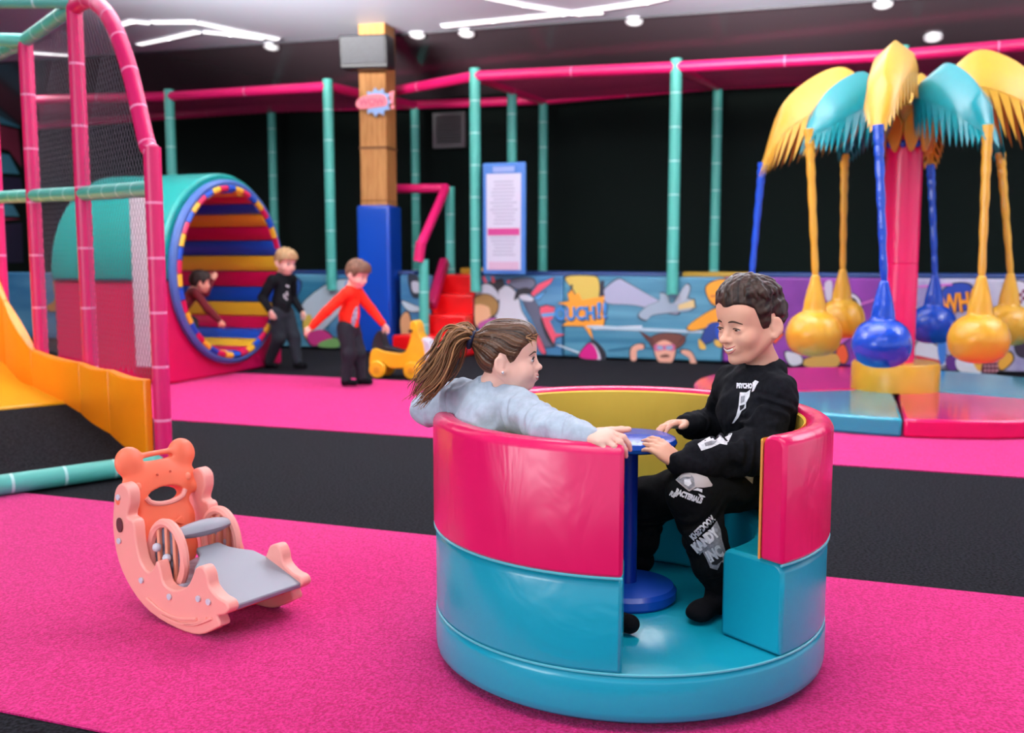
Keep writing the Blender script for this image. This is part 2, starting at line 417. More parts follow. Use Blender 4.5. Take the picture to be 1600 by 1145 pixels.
for pts, lab in leds:
    P = [on(x, y, 3.19) for x, y in pts]
    root = thing('ceiling_light_line', P[0]+ZV*0.01, lab, 'light', 'ceiling light lines')
    mb = MB(); mh = MB()
    for a, b in zip(P[:-1], P[1:]):
        d = nrm(b-a); s_ = np.cross(ZV, d); mid = (a+b)/2; L = np.linalg.norm(b-a)+0.02
        mb.box(mid - ZV*0.004, L, 0.065, 0.012, ax=d, ay=s_); mh.box(mid + ZV*0.004, L+0.02, 0.09, 0.012, ax=d, ay=s_)
    mb.build('diffuser', LED, root, smooth=False); mh.build('housing', WHITE, root, smooth=False)
sn = nrm(np.cross(ed, ev - ZV*SL)); sn = sn if sn[2] < 0 else -sn
for (x, y), lab in [((652, 52), 'small round ceiling light beside the speaker'), ((729, 50), 'small round ceiling light on the slope above the notice board'),
                    ((424, 71), 'small round ceiling light on the slope above the barrel tunnel'), ((991, 31), 'small round ceiling light on the slope, midway along the edge'),
                    ((1380, 4), 'small round ceiling light on the slope above the palm carousel'), ((1458, 57), 'small round ceiling light low on the slope near the top rail')]:
    p = onp(x, y, E0, sn)
    root = thing('ceiling_spot', p, lab, 'light', 'round ceiling lights')
    fx = nrm(ed); fy = np.cross(sn, fx)
    mb = MB(); ring = [(0.085*math.cos(q), 0.085*math.sin(q)) for q in np.linspace(0, 6.283, 20, endpoint=False)]
    mb.prism(ring, -0.005, 0.02, p, fx, fy, sn); mb.build('housing', WHITE, root)
    MB().prism([(x_*0.7, y_*0.7) for x_, y_ in ring], 0.018, 0.026, p, fx, fy, sn).build('lens', LEDD, root)

# painted shapes on the side wall
wm = [('#3E7F96', [(-4, 128), (30, 150), (36, 175), (30, 200), (-4, 175)]), ('#7A2440', [(-4, 178), (28, 203), (34, 262), (14, 235), (-4, 200)]),
      ('#3E7F96', [(-4, 226), (14, 242), (30, 272), (-4, 276)]), ('#241C3C', [(-4, 280), (32, 278), (36, 300), (-4, 300)]),
      ('#3E7F96', [(-4, 306), (20, 320), (30, 338), (-4, 340)]), ('#9A2A4C', [(-4, 345), (34, 342), (-4, 370)]), ('#201A36', [(-4, 376), (34, 348), (36, 410), (-4, 412)])]
wr_ = thing('wall_mural', onp(10, 300, uv(UL, 0, 0), U), 'angular teal and maroon comic mural on the side wall behind the pink posts', 'mural')
for i, (c, pp) in enumerate(wm):
    P = [onp(x, y, uv(UL, 0, 0), U) for x, y in pp]; P = [p - V*2.0*(1 if x < 0 else 0) for p, (x, y) in zip(P, pp)]
    n = len(P); link_mesh('painted_facet', [p + U*0.004 for p in P] + [p + U*0.0005 for p in P], [tuple(range(n)), tuple(range(n, 2*n))[::-1]] + [(k, n+k, n+(k+1) % n, (k+1) % n) for k in range(n)], mat('mural_'+c[1:], c, 0.7), wr_, smooth=False)

# ---------------------------------------------------------------- climbing frame along the back
VM = 8.93
fr = thing('climbing_frame', uv(-2, VM), 'long frame of teal padded posts and pink padded rails against the black wall', 'climbing frame')
PR = 0.052
def fpt(x, y, v): return onp(x, y, uv(0, v), V)
front = [(264, 140), (512, 124), (742, 107), (1057, 92), (1410, 72)]
ftop = []
for x, y in front:
    t = fpt(x, y, VM - 0.05); ftop.append(t); MB().pad((t[0], t[1], 0.62), t, PR).build('post', [TEALP, TEALJ], fr)
back = [(424, 165), (648, 160), (849, 152), (1122, 128), (1432, 112)]
btop = []
for x, y in back:
    t = fpt(x, y, 10.4); btop.append(t); MB().pad((t[0], t[1], 0.0), t, PR*0.97).build('post', [TEALP, TEALJ], fr)
t = fpt(800, 137, 9.7); MB().pad((t[0], t[1], 0), t, PR*0.97).build('post', [TEALP, TEALJ], fr)
def rail(a, b, r=PR*0.95): MB().pad(a, b, r, seg=0.9).build('rail', [PINKP, PINKJ], fr)
dz = ZV*0.07
rail(ftop[0]-dz, ftop[1]-dz); rail(fpt(52, 156, VM-0.05), ftop[0]-dz)
rail(ftop[2]-dz, ftop[3]-dz); rail(ftop[3]-dz, ftop[4]-dz); rail(ftop[4]-dz, fpt(1720, 60, VM-0.05))
b0 = fpt(60, 196, 10.4); rail(b0, btop[0]-dz*0.4); rail(btop[0]-dz*0.4, btop[1]-dz*0.4)
rail(btop[1]-dz*0.4, btop[2]-dz*0.4); rail(btop[2]-dz*0.4, btop[3]-dz*0.4); rail(btop[3]-dz*0.4, btop[4]-dz*0.4); rail(btop[4]-dz*0.4, fpt(1720, 100, 10.4))
rail(ftop[1]-dz, btop[1]-dz*0.5); rail(ftop[2]-dz, btop[2]-dz*0.5); rail(ftop[3]-dz, btop[3]-dz*0.5)
m0 = (ftop[1]-dz)*0.55 + (btop[1]-dz*0.5)*0.45; rail(m0, ftop[2]-dz)
# net roof between the front and back rails
def net(name, a, b, c, d, nu_, nv_, r, m, parent):       # diagonal cords over the quad a-b-c-d
    a, b, c, d = (np.asarray(q, float) for q in (a, b, c, d)); mb = MB()
    f = lambda s_, t_: (a*(1-s_) + b*s_)*(1-t_) + (d*(1-s_) + c*s_)*t_
    nn = nrm(np.cross(b-a, d-a))
    for k in range(-nv_, nu_+1):
        for sg in (1, -1):
            # line s*nu_ - sg*t*nv_ = k
            ts = [t_ for t_ in (0, 1)]; lo, hi = 0.0, 1.0
            s0 = k/nu_ if sg == 1 else (k+nv_)/nu_; ds = sg*nv_/nu_
            if ds > 0: lo = max(lo, -s0/ds); hi = min(hi, (1-s0)/ds)
            else: lo = max(lo, (1-s0)/ds); hi = min(hi, -s0/ds)
            if hi - lo < 1e-3: continue
            p, q = f(s0+ds*lo, lo), f(s0+ds*hi, hi)
            mb.tube([p, q], r, 4, cap=False)
    return mb.build(name, m, parent, kind='stuff')
ROOFNET = mat('roof_net_cord', '#7A1440', 0.7)
net('roof_net', ftop[2]-dz, fpt(1700, 62, VM-.05), fpt(1700, 102, 10.4), btop[2]-dz*.5, 90, 22, 0.004, ROOFNET, fr)
net('roof_net', fpt(60, 157, VM-.05), ftop[1]-dz, btop[1]-dz*.5, b0, 70, 22, 0.004, ROOFNET, fr)

# ---------------------------------------------------------------- printed padded barrier
bar = thing('printed_barrier', uv(-2, VM), 'low padded barrier printed with bright comic scenes along the back of the hall', 'barrier')
PB = {'blue': mat('barrier_blue', '#2F6E9C', 0.4, col2='#5C97BA', nscale=1.3, bstretch=(.5, .5, 3), bump=0.1, bscale=3), 'teal': mat('barrier_teal', '#26708E', 0.4, col2='#5C9DB6', nscale=2.0, bstretch=(.25, .25, 4), bump=0.1, bscale=3),
      'purple': mat('barrier_purple', '#6C2A84', 0.38, col2='#8A3A9A', nscale=2.2, bump=0.12, bscale=3), 'comic': mat('barrier_comic', '#C6C6D2', 0.4, col2='#8E86B4', nscale=3)}
HB = 0.775
def usec(x): return float(np.dot(fpt(x, 500, VM), U))
def section(x0, x1, m):
    u0, u1 = max(UL+.05, usec(x0)), usec(x1); um = (u0+u1)/2
    MB().box(uv(um, VM+0.05, 0.0+(HB+0.02)/2), u1-u0-0.006, 0.1, HB-0.02, ax=U, ay=V).build('panel', PB[m], bar, bevel=0.015)
for a, b, m in [(-300, 0, 'blue'), (0, 264, 'blue'), (264, 512, 'teal'), (512, 563, 'blue'), (625, 672, 'blue'), (742, 880, 'blue'), (880, 1130, 'teal'), (1130, 1410, 'purple'), (1410, 1720, 'comic')]:
    section(a, b, m)
for a, b, m in [(742, 1054, 'blue'), (1060, 1172, 'yellow'), (1178, 1700, 'blue'), (440, 640, 'blue')]:
    u0, u1 = usec(a), usec(b)
    MB().box(uv((u0+u1)/2, VM+0.24, HB+0.012), u1-u0, 0.24, 0.06, ax=U, ay=V).build('top_pad', mat('dark_blue_pad', '#12356E', 0.4) if m == 'blue' else mat('dull_yellow_pad', '#A88420', 0.5), bar, bevel=0.02)
LAY = [0]
def art(c, pts, smooth=True, name='print', lay=None):
    LAY[0] += 1; off = 0.0012*(lay if lay else 1 + LAY[0] % 60 * 0.12)
    P = [np.array([float(np.dot(q, U)), q[2]]) for q in (fpt(x, y, VM) for x, y in pts)]
    if smooth: P = closed_spline(P, 4)
    A_ = np.array(P); ext_ = np.ptp(A_, axis=0); c_ = A_.mean(0)
    if ext_.min() > 0.07 and not name.startswith('letter'):
        Q = c_ + (A_-c_)*(1 + 0.022/np.maximum(ext_, .05)); MB().prism([tuple(p) for p in Q], -0.004, off-.0006, uv(0, VM), U, ZV, -V).build('outline', mat('print_outline', '#20262E', .42), bar, smooth=False)
    mb = MB(); mb.prism([tuple(p) for p in P], -0.004, off, uv(0, VM), U, ZV, -V)
    return mb.build(name, mat('print_'+c[1:], c, 0.42), bar, smooth=False)
def zz(x0, y0, s): return lambda L: [(x0 + a/s, y0 + b/s) for a, b in L]
z8 = zz(740, 420, 6.154)
# white animal with dark back, pink bursts, yellow square, orange burst
art('#D9DCE6', z8([(245, 190), (330, 165), (420, 250), (460, 400), (520, 520), (400, 560), (240, 540), (190, 430), (250, 330)]))
art('#C9CCD8', z8([(30, 210), (90, 150), (170, 160), (240, 240), (240, 300), (120, 270), (30, 260)]))
art('#22242C', z8([(150, 130), (270, 100), (300, 160), (240, 210), (200, 175)]), False)
art('#EE5A72', z8([(75, 80), (105, 70), (135, 130), (105, 135)]), False); art('#EE5A72', z8([(165, 70), (200, 80), (205, 130), (180, 130)]), False); art('#EE5A72', z8([(320, 110), (355, 105), (345, 140), (325, 138)]), False)
art('#6E7388', z8([(360, 110), (440, 90), (560, 95), (590, 150), (540, 190), (420, 190), (350, 150)]))
art('#23262E', z8([(430, 200), (520, 180), (560, 230), (470, 250), (400, 290)]))
art('#5C6074', z8([(480, 310), (570, 300), (640, 400), (660, 560), (760, 700), (770, 740), (640, 740), (620, 620), (560, 480)]))
art('#23262E', z8([(640, 480), (680, 500), (760, 640), (770, 740), (750, 730), (690, 640)]))
art('#D9DCE6', z8([(440, 260), (500, 245), (570, 280), (560, 310), (470, 300)]))
art('#E8566E', z8([(550, 240), (620, 150), (770, 85), (740, 140), (640, 215), (575, 265)]), False)
art('#E8566E', z8([(640, 370), (700, 350), (780, 370), (760, 480), (730, 500), (790, 620), (880, 630), (790, 660), (770, 720), (690, 560), (640, 420)]), False)
art('#E8566E', z8([(590, 640), (630, 650), (690, 790), (680, 820), (640, 790), (610, 720)]))
art('#5EA6DC', z8([(650, 430), (800, 415), (800, 450), (660, 465)]), False)
art('#5EA6DC', z8([(590, 270), (690, 220), (640, 290), (590, 300)]), False)
art('#DFC25A', z8([(890, 80), (1140, 70), (1200, 110), (1210, 230), (1180, 290), (1030, 300), (960, 200)]))
art('#262A3A', z8([(1225, 110), (1260, 115), (1250, 260), (1205, 250), (1215, 180)]), False)
art('#AEB2CC', z8([(1265, 190), (1390, 100), (1470, 130), (1700, 260), (1960, 400), (1900, 430), (1560, 350), (1290, 330), (1260, 250)]))
art('#FFA52E', z8([(810, 330), (920, 310), (905, 240), (945, 200), (975, 250), (1010, 230), (1045, 300), (1260, 260), (1240, 420), (1260, 480), (1245, 560), (1120, 550), (1150, 680), (1060, 550), (850, 545), (910, 500), (860, 480), (900, 350)]), False, 'speech_burst')
art('#3B3A42', z8([(935, 150), (955, 150), (955, 200), (930, 190)]), False)
art('#E4E8F0', z8([(1150, 562), (1620, 545), (1620, 582), (1150, 583)]), False)
art('#CFE0EC', z8([(790, 730), (830, 730), (1020, 800), (1010, 815)]), False)
art('#1C1F2A', z8([(1130, 680), (1200, 720), (1260, 800), (1255, 870), (1190, 870), (1190, 780)]))
art('#C9C3D4', z8([(1120, 720), (1180, 750), (1225, 860), (1180, 870), (1100, 850)]))
art('#D0087E', z8([(1025, 810), (1110, 715), (1170, 760), (1195, 860), (1120, 868), (1030, 850)]))
# child seen from behind beside the steps
art('#E6B48A', z8([(15, 330), (40, 260), (120, 270), (190, 320), (200, 430), (150, 470), (120, 540), (20, 540)]))
art('#A07A44', z8([(20, 270), (90, 245), (170, 260), (235, 330), (220, 420), (170, 450), (150, 370), (60, 340), (20, 345)]))
art('#B65AA0', z8([(55, 520), (200, 470), (210, 540), (70, 580)]))
# scene with paper plane, goggled child and orange jumper
art('#BFD6E4', [(925, 508), (1000, 512), (1100, 517), (1100, 520), (1000, 517), (925, 513)]); art('#1F6682', [(955, 545), (1000, 541), (1060, 549), (1060, 552), (1000, 545), (955, 549)])
art('#9FB2C2', [(998, 492), (1012, 478), (1030, 470), (1032, 458), (1044, 462), (1048, 474), (1070, 466), (1082, 470), (1080, 484), (1050, 488), (1020, 492), (1010, 500)])
art('#B4C0CC', [(1054, 474), (1066, 452), (1074, 444), (1078, 452), (1070, 470)]); art('#E2C98A', [(1060, 476), (1084, 468), (1086, 480), (1060, 484)], False)
zr = zz(700, 380, 3.636)
art('#6E3A2E', zr([(1150, 545), (1210, 515), (1320, 520), (1345, 555), (1290, 600), (1180, 600)])); art('#5A2A26', zr([(1090, 500), (1170, 545), (1175, 585), (1130, 550)]), False); art('#5A2A26', zr([(1365, 510), (1320, 545), (1295, 590), (1340, 545)]), False)
art('#E8A890', zr([(1175, 580), (1230, 550), (1285, 580), (1290, 630), (1265, 680), (1205, 675), (1180, 635)]))
art('#C85A86', zr([(1175, 575), (1225, 580), (1285, 575), (1285, 610), (1235, 605), (1180, 612)])); art('#8FA6C8', zr([(1190, 582), (1220, 585), (1220, 603), (1192, 603)])); art('#8FA6C8', zr([(1240, 585), (1275, 582), (1272, 603), (1242, 603)])); art('#6E3A2E', zr([(1205, 640), (1240, 630), (1262, 642), (1240, 648), (1215, 648)]))
art('#E8A890', zr([(1040, 660), (1040, 600), (1070, 575), (1110, 575), (1110, 600), (1075, 610), (1070, 662)])); art('#E8A890', zr([(1415, 690), (1385, 620), (1340, 605), (1325, 620), (1370, 650), (1380, 685)]))
art('#F2A022', zr([(1465, 260), (1500, 220), (1570, 205), (1610, 230), (1620, 320), (1560, 350), (1500, 340)])); art('#F2A022', zr([(1365, 470), (1460, 400), (1540, 370), (1560, 440), (1460, 480), (1380, 495)])); art('#C8742A', zr([(1490, 295), (1580, 285), (1580, 300), (1490, 308)]), False)
art('#173A86', zr([(1480, 460), (1560, 450), (1560, 500), (1490, 560), (1440, 560)])); art('#E0B04A', zr([(1425, 545), (1455, 570), (1465, 600), (1430, 595)])); art('#1B4FC0', zr([(1525, 470), (1580, 470), (1570, 560), (1530, 540)])); art('#E0B04A', zr([(1515, 550), (1550, 555), (1555, 590), (1520, 580)]))
# purple part
zq = zz(1200, 420, 4.0)
for L in ([(300, 130), (390, 95), (390, 110), (310, 150)], [(560, 220), (690, 175), (690, 190), (570, 235)], [(440, 450), (520, 400), (530, 415), (460, 470)], [(880, 110), (1150, 90), (1150, 105), (880, 120)]): art('#C063B8', zq(L), False)
art('#D8D8E0', zq([(480, 190), (520, 155), (570, 190), (580, 250), (540, 250), (510, 200)])); art('#24262E', zq([(500, 200), (530, 178), (560, 205), (562, 250), (540, 235), (520, 205)]))
art('#BEBAC6', zq([(355, 90), (400, 80), (395, 200), (365, 190)])); art('#D6D6DE', zq([(110, 520), (200, 540), (210, 590), (140, 600)]))
art('#E8A890', zq([(300, 550), (360, 530), (390, 570), (370, 615), (310, 605)])); art('#E8562E', zq([(430, 510), (470, 470), (500, 540), (480, 590), (440, 570)])); art('#C89A4A', zq([(240, 560), (420, 530), (430, 610), (240, 610)]))
for L in ([(18, 415), (60, 360), (75, 375), (30, 430)], [(30, 450), (85, 395), (97, 412), (45, 468)]): art('#E8502A', zq(L), False)
# white comic end with lettering
art('#1B3FA0', zq([(1080, 170), (1130, 105), (1220, 90), (1275, 120), (1280, 230), (1200, 260), (1120, 250)])); art('#D9DAE2', zq([(925, 470), (1000, 455), (1100, 520), (1110, 600), (1000, 610), (930, 590)])); art('#C23A44', zq([(925, 540), (1000, 555), (1100, 580), (1060, 600), (940, 570)]))
art('#3A78C8', zq([(1060, 480), (1110, 440), (1110, 560), (1080, 600)])); art('#5A2A78', zq([(1110, 560), (1190, 540), (1190, 620), (1130, 630)])); art('#E6E6EC', zq([(1180, 560), (1330, 560), (1340, 650), (1200, 640)]))
art('#E8A83A', zq([(1280, 570), (1350, 560), (1380, 600), (1320, 640)])); art('#E8A83A', zq([(1450, 540), (1510, 520), (1530, 570), (1470, 630), (1440, 610)]))
art('#54182E', zq([(1340, 570), (1450, 550), (1420, 655), (1330, 655)]), False)
for i_ in range(4):
    for j_ in range(3): art('#C88A92', zq([(1350+i_*24, 572+j_*28), (1366+i_*24, 570+j_*28), (1364+i_*24, 586+j_*28), (1348+i_*24, 588+j_*28)]), False, lay=6)
art('#E0E0E8', zq([(1480, 100), (1600, 85), (1640, 200), (1600, 250), (1500, 230)])); art('#3A2A3E', zq([(1550, 470), (1640, 430), (1640, 540), (1570, 540)]))
for i_ in range(4):
    for j_ in range(4):
        if (i_+j_) % 2: art('#7A2450', zq([(1515+i_*24, 130+j_*22), (1539+i_*24, 128+j_*22), (1539+i_*24, 150+j_*22), (1515+i_*24, 152+j_*22)]), False, lay=6)
# far end of the barrier: scenes between the posts
for c, L in [('#C8DCE6', [(470, 480), (520, 440), (560, 445), (520, 500), (490, 520)]), ('#E8C85A', [(474, 500), (486, 492), (490, 520), (478, 528)]), ('#D8408E', [(480, 522), (504, 515), (520, 530), (490, 540)]), ('#7FB86A', [(500, 535), (525, 528), (530, 542), (500, 542)]),
             ('#6FA0D8', [(540, 440), (565, 440), (565, 470), (545, 480)]), ('#1F4E8E', [(440, 430), (470, 440), (460, 470), (440, 480)]), ('#C8DCE6', [(628, 470), (650, 478), (664, 484), (640, 486)]), ('#E0A878', [(626, 500), (638, 488), (644, 520), (632, 540)]), ('#26303E', [(640, 430), (662, 440), (660, 460), (645, 462)]), ('#C6CAD6', [(644, 440), (656, 442), (656, 456), (646, 456)]),
             ('#D08A2E', [(84, 440), (94, 445), (96, 480), (80, 486), (74, 478), (86, 468)]), ('#1B2A44', [(94, 475), (102, 470), (102, 500), (92, 498)])]:
    art(c, L)
def words_on_barrier(txt, x0, x1, y0, y1, c, edge, rot=0, name='lettering', lay=8):
    vs, fs = text_mesh(txt, 1.0, 0.03, 0.0); vs = np.array(vs); ext = np.ptp(vs[:, :2], axis=0)
    a, b = fpt(x0, (y0+y1)/2, VM), fpt(x1, (y0+y1)/2, VM); cen = (a+b)/2; W = np.linalg.norm(b-a); Ht = abs(fpt((x0+x1)/2, y0, VM)[2]-fpt((x0+x1)/2, y1, VM)[2])
    vs[:, :2] -= (vs[:, :2].max(0)+vs[:, :2].min(0))/2
    for sc_, off, col in ((1.10, 0.0012*lay, edge), (1.0, 0.0012*lay+0.0015, c)):
        x = vs[:, 0]/ext[0]*W*(1+(sc_-1)*.5); y = vs[:, 1]/ext[1]*Ht*sc_; cr, sr = math.cos(rot), math.sin(rot)
        dx_, dy_ = (0.006, -0.006) if sc_ > 1 else (0, 0)
        Pp = [cen + U*(p*cr-q*sr+dx_) + ZV*(p*sr+q*cr+dy_) - V*off for p, q in zip(x, y)]
        link_mesh(name, Pp, fs, mat('letter_'+col[1:], col, 0.42), bar, smooth=False)
words_on_barrier('OUCH', 868, 929, 479, 500, '#3E8FD8', '#15395E', 0.06)
words_on_barrier('!!', 933, 949, 472, 497, '#3E8FD8', '#15395E', 0.0)
words_on_barrier('WH', 1470, 1514, 458, 488, '#F29A22', '#8A4A10', 0.15)
words_on_barrier('!', 1515, 1524, 450, 482, '#F29A22', '#8A4A10', -0.1)

# ---------------------------------------------------------------- air grille on the black wall
p = fpt(704, 204, VB); g = thing('air_grille', p, 'square grey louvred air grille high on the black wall', 'grille')
gm = mat('grille_grey', '#6E6A6C', 0.5); w_ = 0.36
for sx in (-1, 1): MB().box(p + U*sx*w_/2 - V*0.03, 0.04, 0.06, w_+0.04, ax=U, ay=V).build('frame', gm, g)
for sz in (-1, 1): MB().box(p + ZV*sz*w_/2 - V*0.03, w_-0.04, 0.06, 0.04, ax=U, ay=V).build('frame', gm, g)
for i in range(11): MB().box(p + ZV*(i-5)*0.03 - V*0.03, w_-0.04, 0.03, 0.014, ax=U, ay=nrm(V-ZV*0.5)).build('slat', gm, g)

# ---------------------------------------------------------------- rules board
def bp(x, y): return fpt(x, y, VM-0.12)
c0 = bp(788, 342); bw = np.linalg.norm(bp(822, 342)-bp(755, 342)); bh = bp(788, 255)[2]-bp(788, 430)[2]
rb = thing('rules_board', c0 - ZV*bh/2, 'tall white notice board with blue frame fixed to a teal post', 'notice board')
MB().box(c0, bw, 0.03, bh, ax=U, ay=V).build('frame', mat('board_blue', '#3F78C4', 0.4), rb, bevel=0.02, segs=3)
MB().box(c0 - ZV*0.03 - V*0.016, bw*0.80, 0.008, bh*0.86, ax=U, ay=V).build('sheet', mat('board_white', '#CFCFE0', 0.5), rb)
MB().box(c0 + ZV*bh*0.44 - V*0.017, bw*0.5, 0.006, 0.05, ax=U, ay=V).build('heading', mat('board_heading', '#8FA6DC', 0.5), rb)
MB().box(c0 - ZV*bh*0.115 - V*0.021, bw*0.74, 0.004, 0.065, ax=U, ay=V).build('band', mat('board_pink', '#C23A86', 0.5), rb)
MB().box(c0 - ZV*bh*0.42 - V*0.021, bw*0.70, 0.004, 0.075, ax=U, ay=V).build('band', mat('board_rose', '#D0AEC8', 0.5), rb)
ln = MB()
for i in range(22):
    zz_ = bh*(0.33 - i*0.031)
    if -0.16 < zz_/bh < -0.07: continue
    ln.box(c0 + ZV*zz_ - V*0.0205 + U*bw*random.uniform(-.02, .02), bw*random.uniform(.42, .66), 0.002, 0.012, ax=U, ay=V)
ln.build('text_lines', mat('board_ink', '#A9AABF', 0.5), rb, kind='stuff')

# ---------------------------------------------------------------- red steps with handrail
u0, u1 = usec(672), usec(741)
st = thing('padded_steps', uv((u0+u1)/2, VM-0.2), 'flight of red padded steps with pink handrail between two printed panels', 'steps')
for i in range(4):
    z1 = 0.19*(i+1) + 0.02; va = VM - 0.42 + 0.22*i
    MB().box(uv((u0+u1)/2 - (0.12 if i == 0 else 0), (va+VM+0.75)/2, z1/2 - (0.0 if i == 0 else 0.0)), u1-u0-0.02 + (0.2 if i == 0 else 0), VM+0.75-va, z1, ax=U, ay=V).build('step', RED, st, bevel=0.02)
MB().box(uv((u0+u1)/2, VM+1.0, 0.42), u1-u0, 0.5, 0.84, ax=U, ay=V).build('landing', YEL, st, bevel=0.02)
hv = VM - 0.30
lp = lambda x, y, v: fpt(x, y, v)
a = lp(662, 405, hv); MB().pad((a[0], a[1], 0.0), a, 0.048).build('post', [TEALP, TEALJ], st)
b = lp(703, 292, hv+0.75); MB().pad((b[0], b[1], 0.0), b, 0.048).build('post', [TEALP, TEALJ], st)
MB().pad(lp(654, 408, hv-0.05), lp(658, 378, hv-0.05), 0.05).build('rail', [PINKP, PINKJ], st)
MB().pad(lp(657, 384, hv-0.05), lp(697, 293, hv+0.72), 0.046, seg=2).build('rail', [PINKP, PINKJ], st)
MB().pad(lp(600, 295, hv+0.75), lp(698, 294, hv+0.75), 0.046, seg=2).build('rail', [PINKP, PINKJ], st)
MB().box((lp(695, 408, hv+.7)+lp(674, 478, hv+.1))/2, 0.09, np.linalg.norm(lp(695, 408, hv+.7)-lp(674, 478, hv+.1)), 0.1, ax=U, ay=lp(695, 408, hv+.7)-lp(674, 478, hv+.1)).build('side_pad', mat('deep_pink', '#B00D50', .4), st, bevel=0.02)

# ---------------------------------------------------------------- timber pillar, pad, sign and speaker
pc = on(590, 546); pf = np.array([-0.06, -1, 0]); 
ax_ = nrm(np.array([1, -0.25, 0])); ay_ = nrm(np.cross(ZV, ax_))
pw = 0.28; pcen = np.array([-1.33, 10.05, 0])
pl = thing('timber_post', pcen, 'thick square brown timber post with a tall blue pad round its foot', 'post')
MB().box(pcen + ZV*2.36, pw, pw, 1.72, ax=ax_, ay=ay_).build('upper_beam', WOOD, pl, bevel=0.012)
MB().box(pcen + ZV*0.75, pw-0.004, pw-0.004, 1.5, ax=ax_, ay=ay_).build('lower_beam', WOOD, pl)
MB().box(pcen + ZV*2.02, pw+0.012, pw+0.012, 0.02, ax=ax_, ay=ay_).build('joint', mat('timber_dark', '#6E4422', .7), pl)
zt = at(590, 320, pcen[1]-0.2)[2]
MB().box(pcen + ZV*zt/2, pw+0.07, pw+0.07, zt, ax=ax_, ay=ay_).build('pad', BLUE, pl, bevel=0.03, segs=3)
sc0 = at(587, 160, pcen[1]-pw/2-0.04); sg = thing('burst_sign', sc0, 'small pink and pale blue comic burst sign on the timber pillar', 'sign')
bst = []
for i in range(22):
    r = 0.155 if i % 2 == 0 else 0.115
    bst.append((r*math.cos(i*math.pi/11)*1.0 + 0.02, r*math.sin(i*math.pi/11)*0.9))
MB().prism(bst, 0.0, 0.015, sc0, ax_, ZV, -ay_).build('burst', mat('sign_blue', '#8FB2E0', .5), sg)
MB().prism([tuple(q) for q in closed_spline([(-0.2, -0.01), (-0.15, 0.05), (-0.02, 0.075), (0.1, 0.06), (0.12, -0.03), (0.0, -0.05), (-0.15, -0.06)], 4)], 0.015, 0.022, sc0, ax_, ZV, -ay_).build('speech_blob', mat('sign_pink', '#F2808C', .5), sg)
MB().prism([(0.15, 0.09), (0.2, 0.1), (0.19, -0.02), (0.165, -0.02)], 0.015, 0.022, sc0, ax_, ZV, -ay_).build('speech_mark', MATS['sign_pink'], sg)
MB().prism([(0.165, -0.035), (0.2, -0.035), (0.2, -0.07), (0.165, -0.07)], 0.015, 0.022, sc0, ax_, ZV, -ay_).build('speech_mark', MATS['sign_pink'], sg)
vs, fs = text_mesh('WOW', 0.09, 0.004)
link_mesh('lettering', [sc0 + ax_*(v[0]-0.03) + ZV*v[1] - ay_*0.024 for v in vs], fs, mat('sign_ink', '#C85A78', .5), sg, smooth=False)
sp0 = at(574, 83, 9.62); ax2 = nrm(np.array([1, -0.12, 0])); ay2 = nrm(np.cross(ZV, ax2))
spk = thing('loudspeaker', sp0, 'black box loudspeaker mounted at the top of the timber pillar', 'speaker')
MB().box(sp0, 0.46, 0.30, 0.30, ax=ax2, ay=nrm(ay2+ZV*0.1)).build('cabinet', BLK, spk, bevel=0.015)
MB().box(sp0 - ay2*0.155, 0.41, 0.012, 0.25, ax=ax2, ay=nrm(ay2+ZV*0.1)).build('grille', mat('speaker_grille', '#2A2C32', .6, noise=.5, nscale=120), spk, bevel=0.004)
MB().box(pcen + ZV*sp0[2] - ay_*(pw/2+.05), .12, .09, .08, ax=ax_, ay=ay_).build('bracket', BLK, spk)

# ---------------------------------------------------------------- barrel tunnel
TA = np.array([-2.558, 7.33, 0.005]); TW, TL, TR = 1.52, 1.05, 0.675
tn = thing('barrel_tunnel', TA + V*TW/2 - U*TL/2, 'padded tunnel house with teal arched roof, pink base and a striped rolling barrel inside', 'tunnel')
TZ = 0.825
tc_ = TA + V*TW/2 + ZV*TZ
def ring_block(name, m, th0, th1, rin, rout_f, u0, u1, n=28, bevel=0.02):
    A = np.linspace(th0, th1, n); mb = MB(); vs = []
    for q in A:
        d = V*math.cos(q) + ZV*math.sin(q); ro = rout_f(q)
        for r_, u_ in ((rin, u0), (ro, u0), (ro, u1), (rin, u1)): vs.append(tc_ + d*r_ + U*u_)
    fs = []
    for i in range(n-1):
        for k in range(4): fs.append((i*4+k, (i+1)*4+k, (i+1)*4+(k+1) % 4, i*4+(k+1) % 4))
    fs += [(0, 1, 2, 3), tuple((n-1)*4+k for k in (3, 2, 1, 0))]
    return mb.add(vs, fs).build(name, m, tn, bevel=bevel, angle=50)
ZS = 0.77                                                  # seam between roof and base
ta = math.asin((ZS-TZ)/(TW/2))
ring_block('roof', GREEN, ta, math.pi - ta, 0.70, lambda q: 0.785, -TL, 0.0, 40)
def outer_low(q):
    c, s_ = math.cos(q), math.sin(q)
    return min(TW/2/abs(c) if abs(c) > 1e-6 else 9, (TZ-0.0)/abs(s_) if s_ < -1e-6 else 9)
ring_block('base', mat('deep_pink_vinyl', '#C80F52', .32, bump=.08, bscale=6), -math.pi - ta, ta, 0.70, outer_low, -TL, 0.0, 49)
for k, (uu, nm) in enumerate([(0.03, 'collar')]):
    mb = MB(); A = np.linspace(0, 2*math.pi, 48, endpoint=False)
    mb.tube([tc_ + (V*math.cos(q)+ZV*math.sin(q))*0.705 + U*uu for q in A], 0.035, 8, closed=True)
    mb.build(nm, mat('collar_blue', '#3E5E9E', .4), tn)
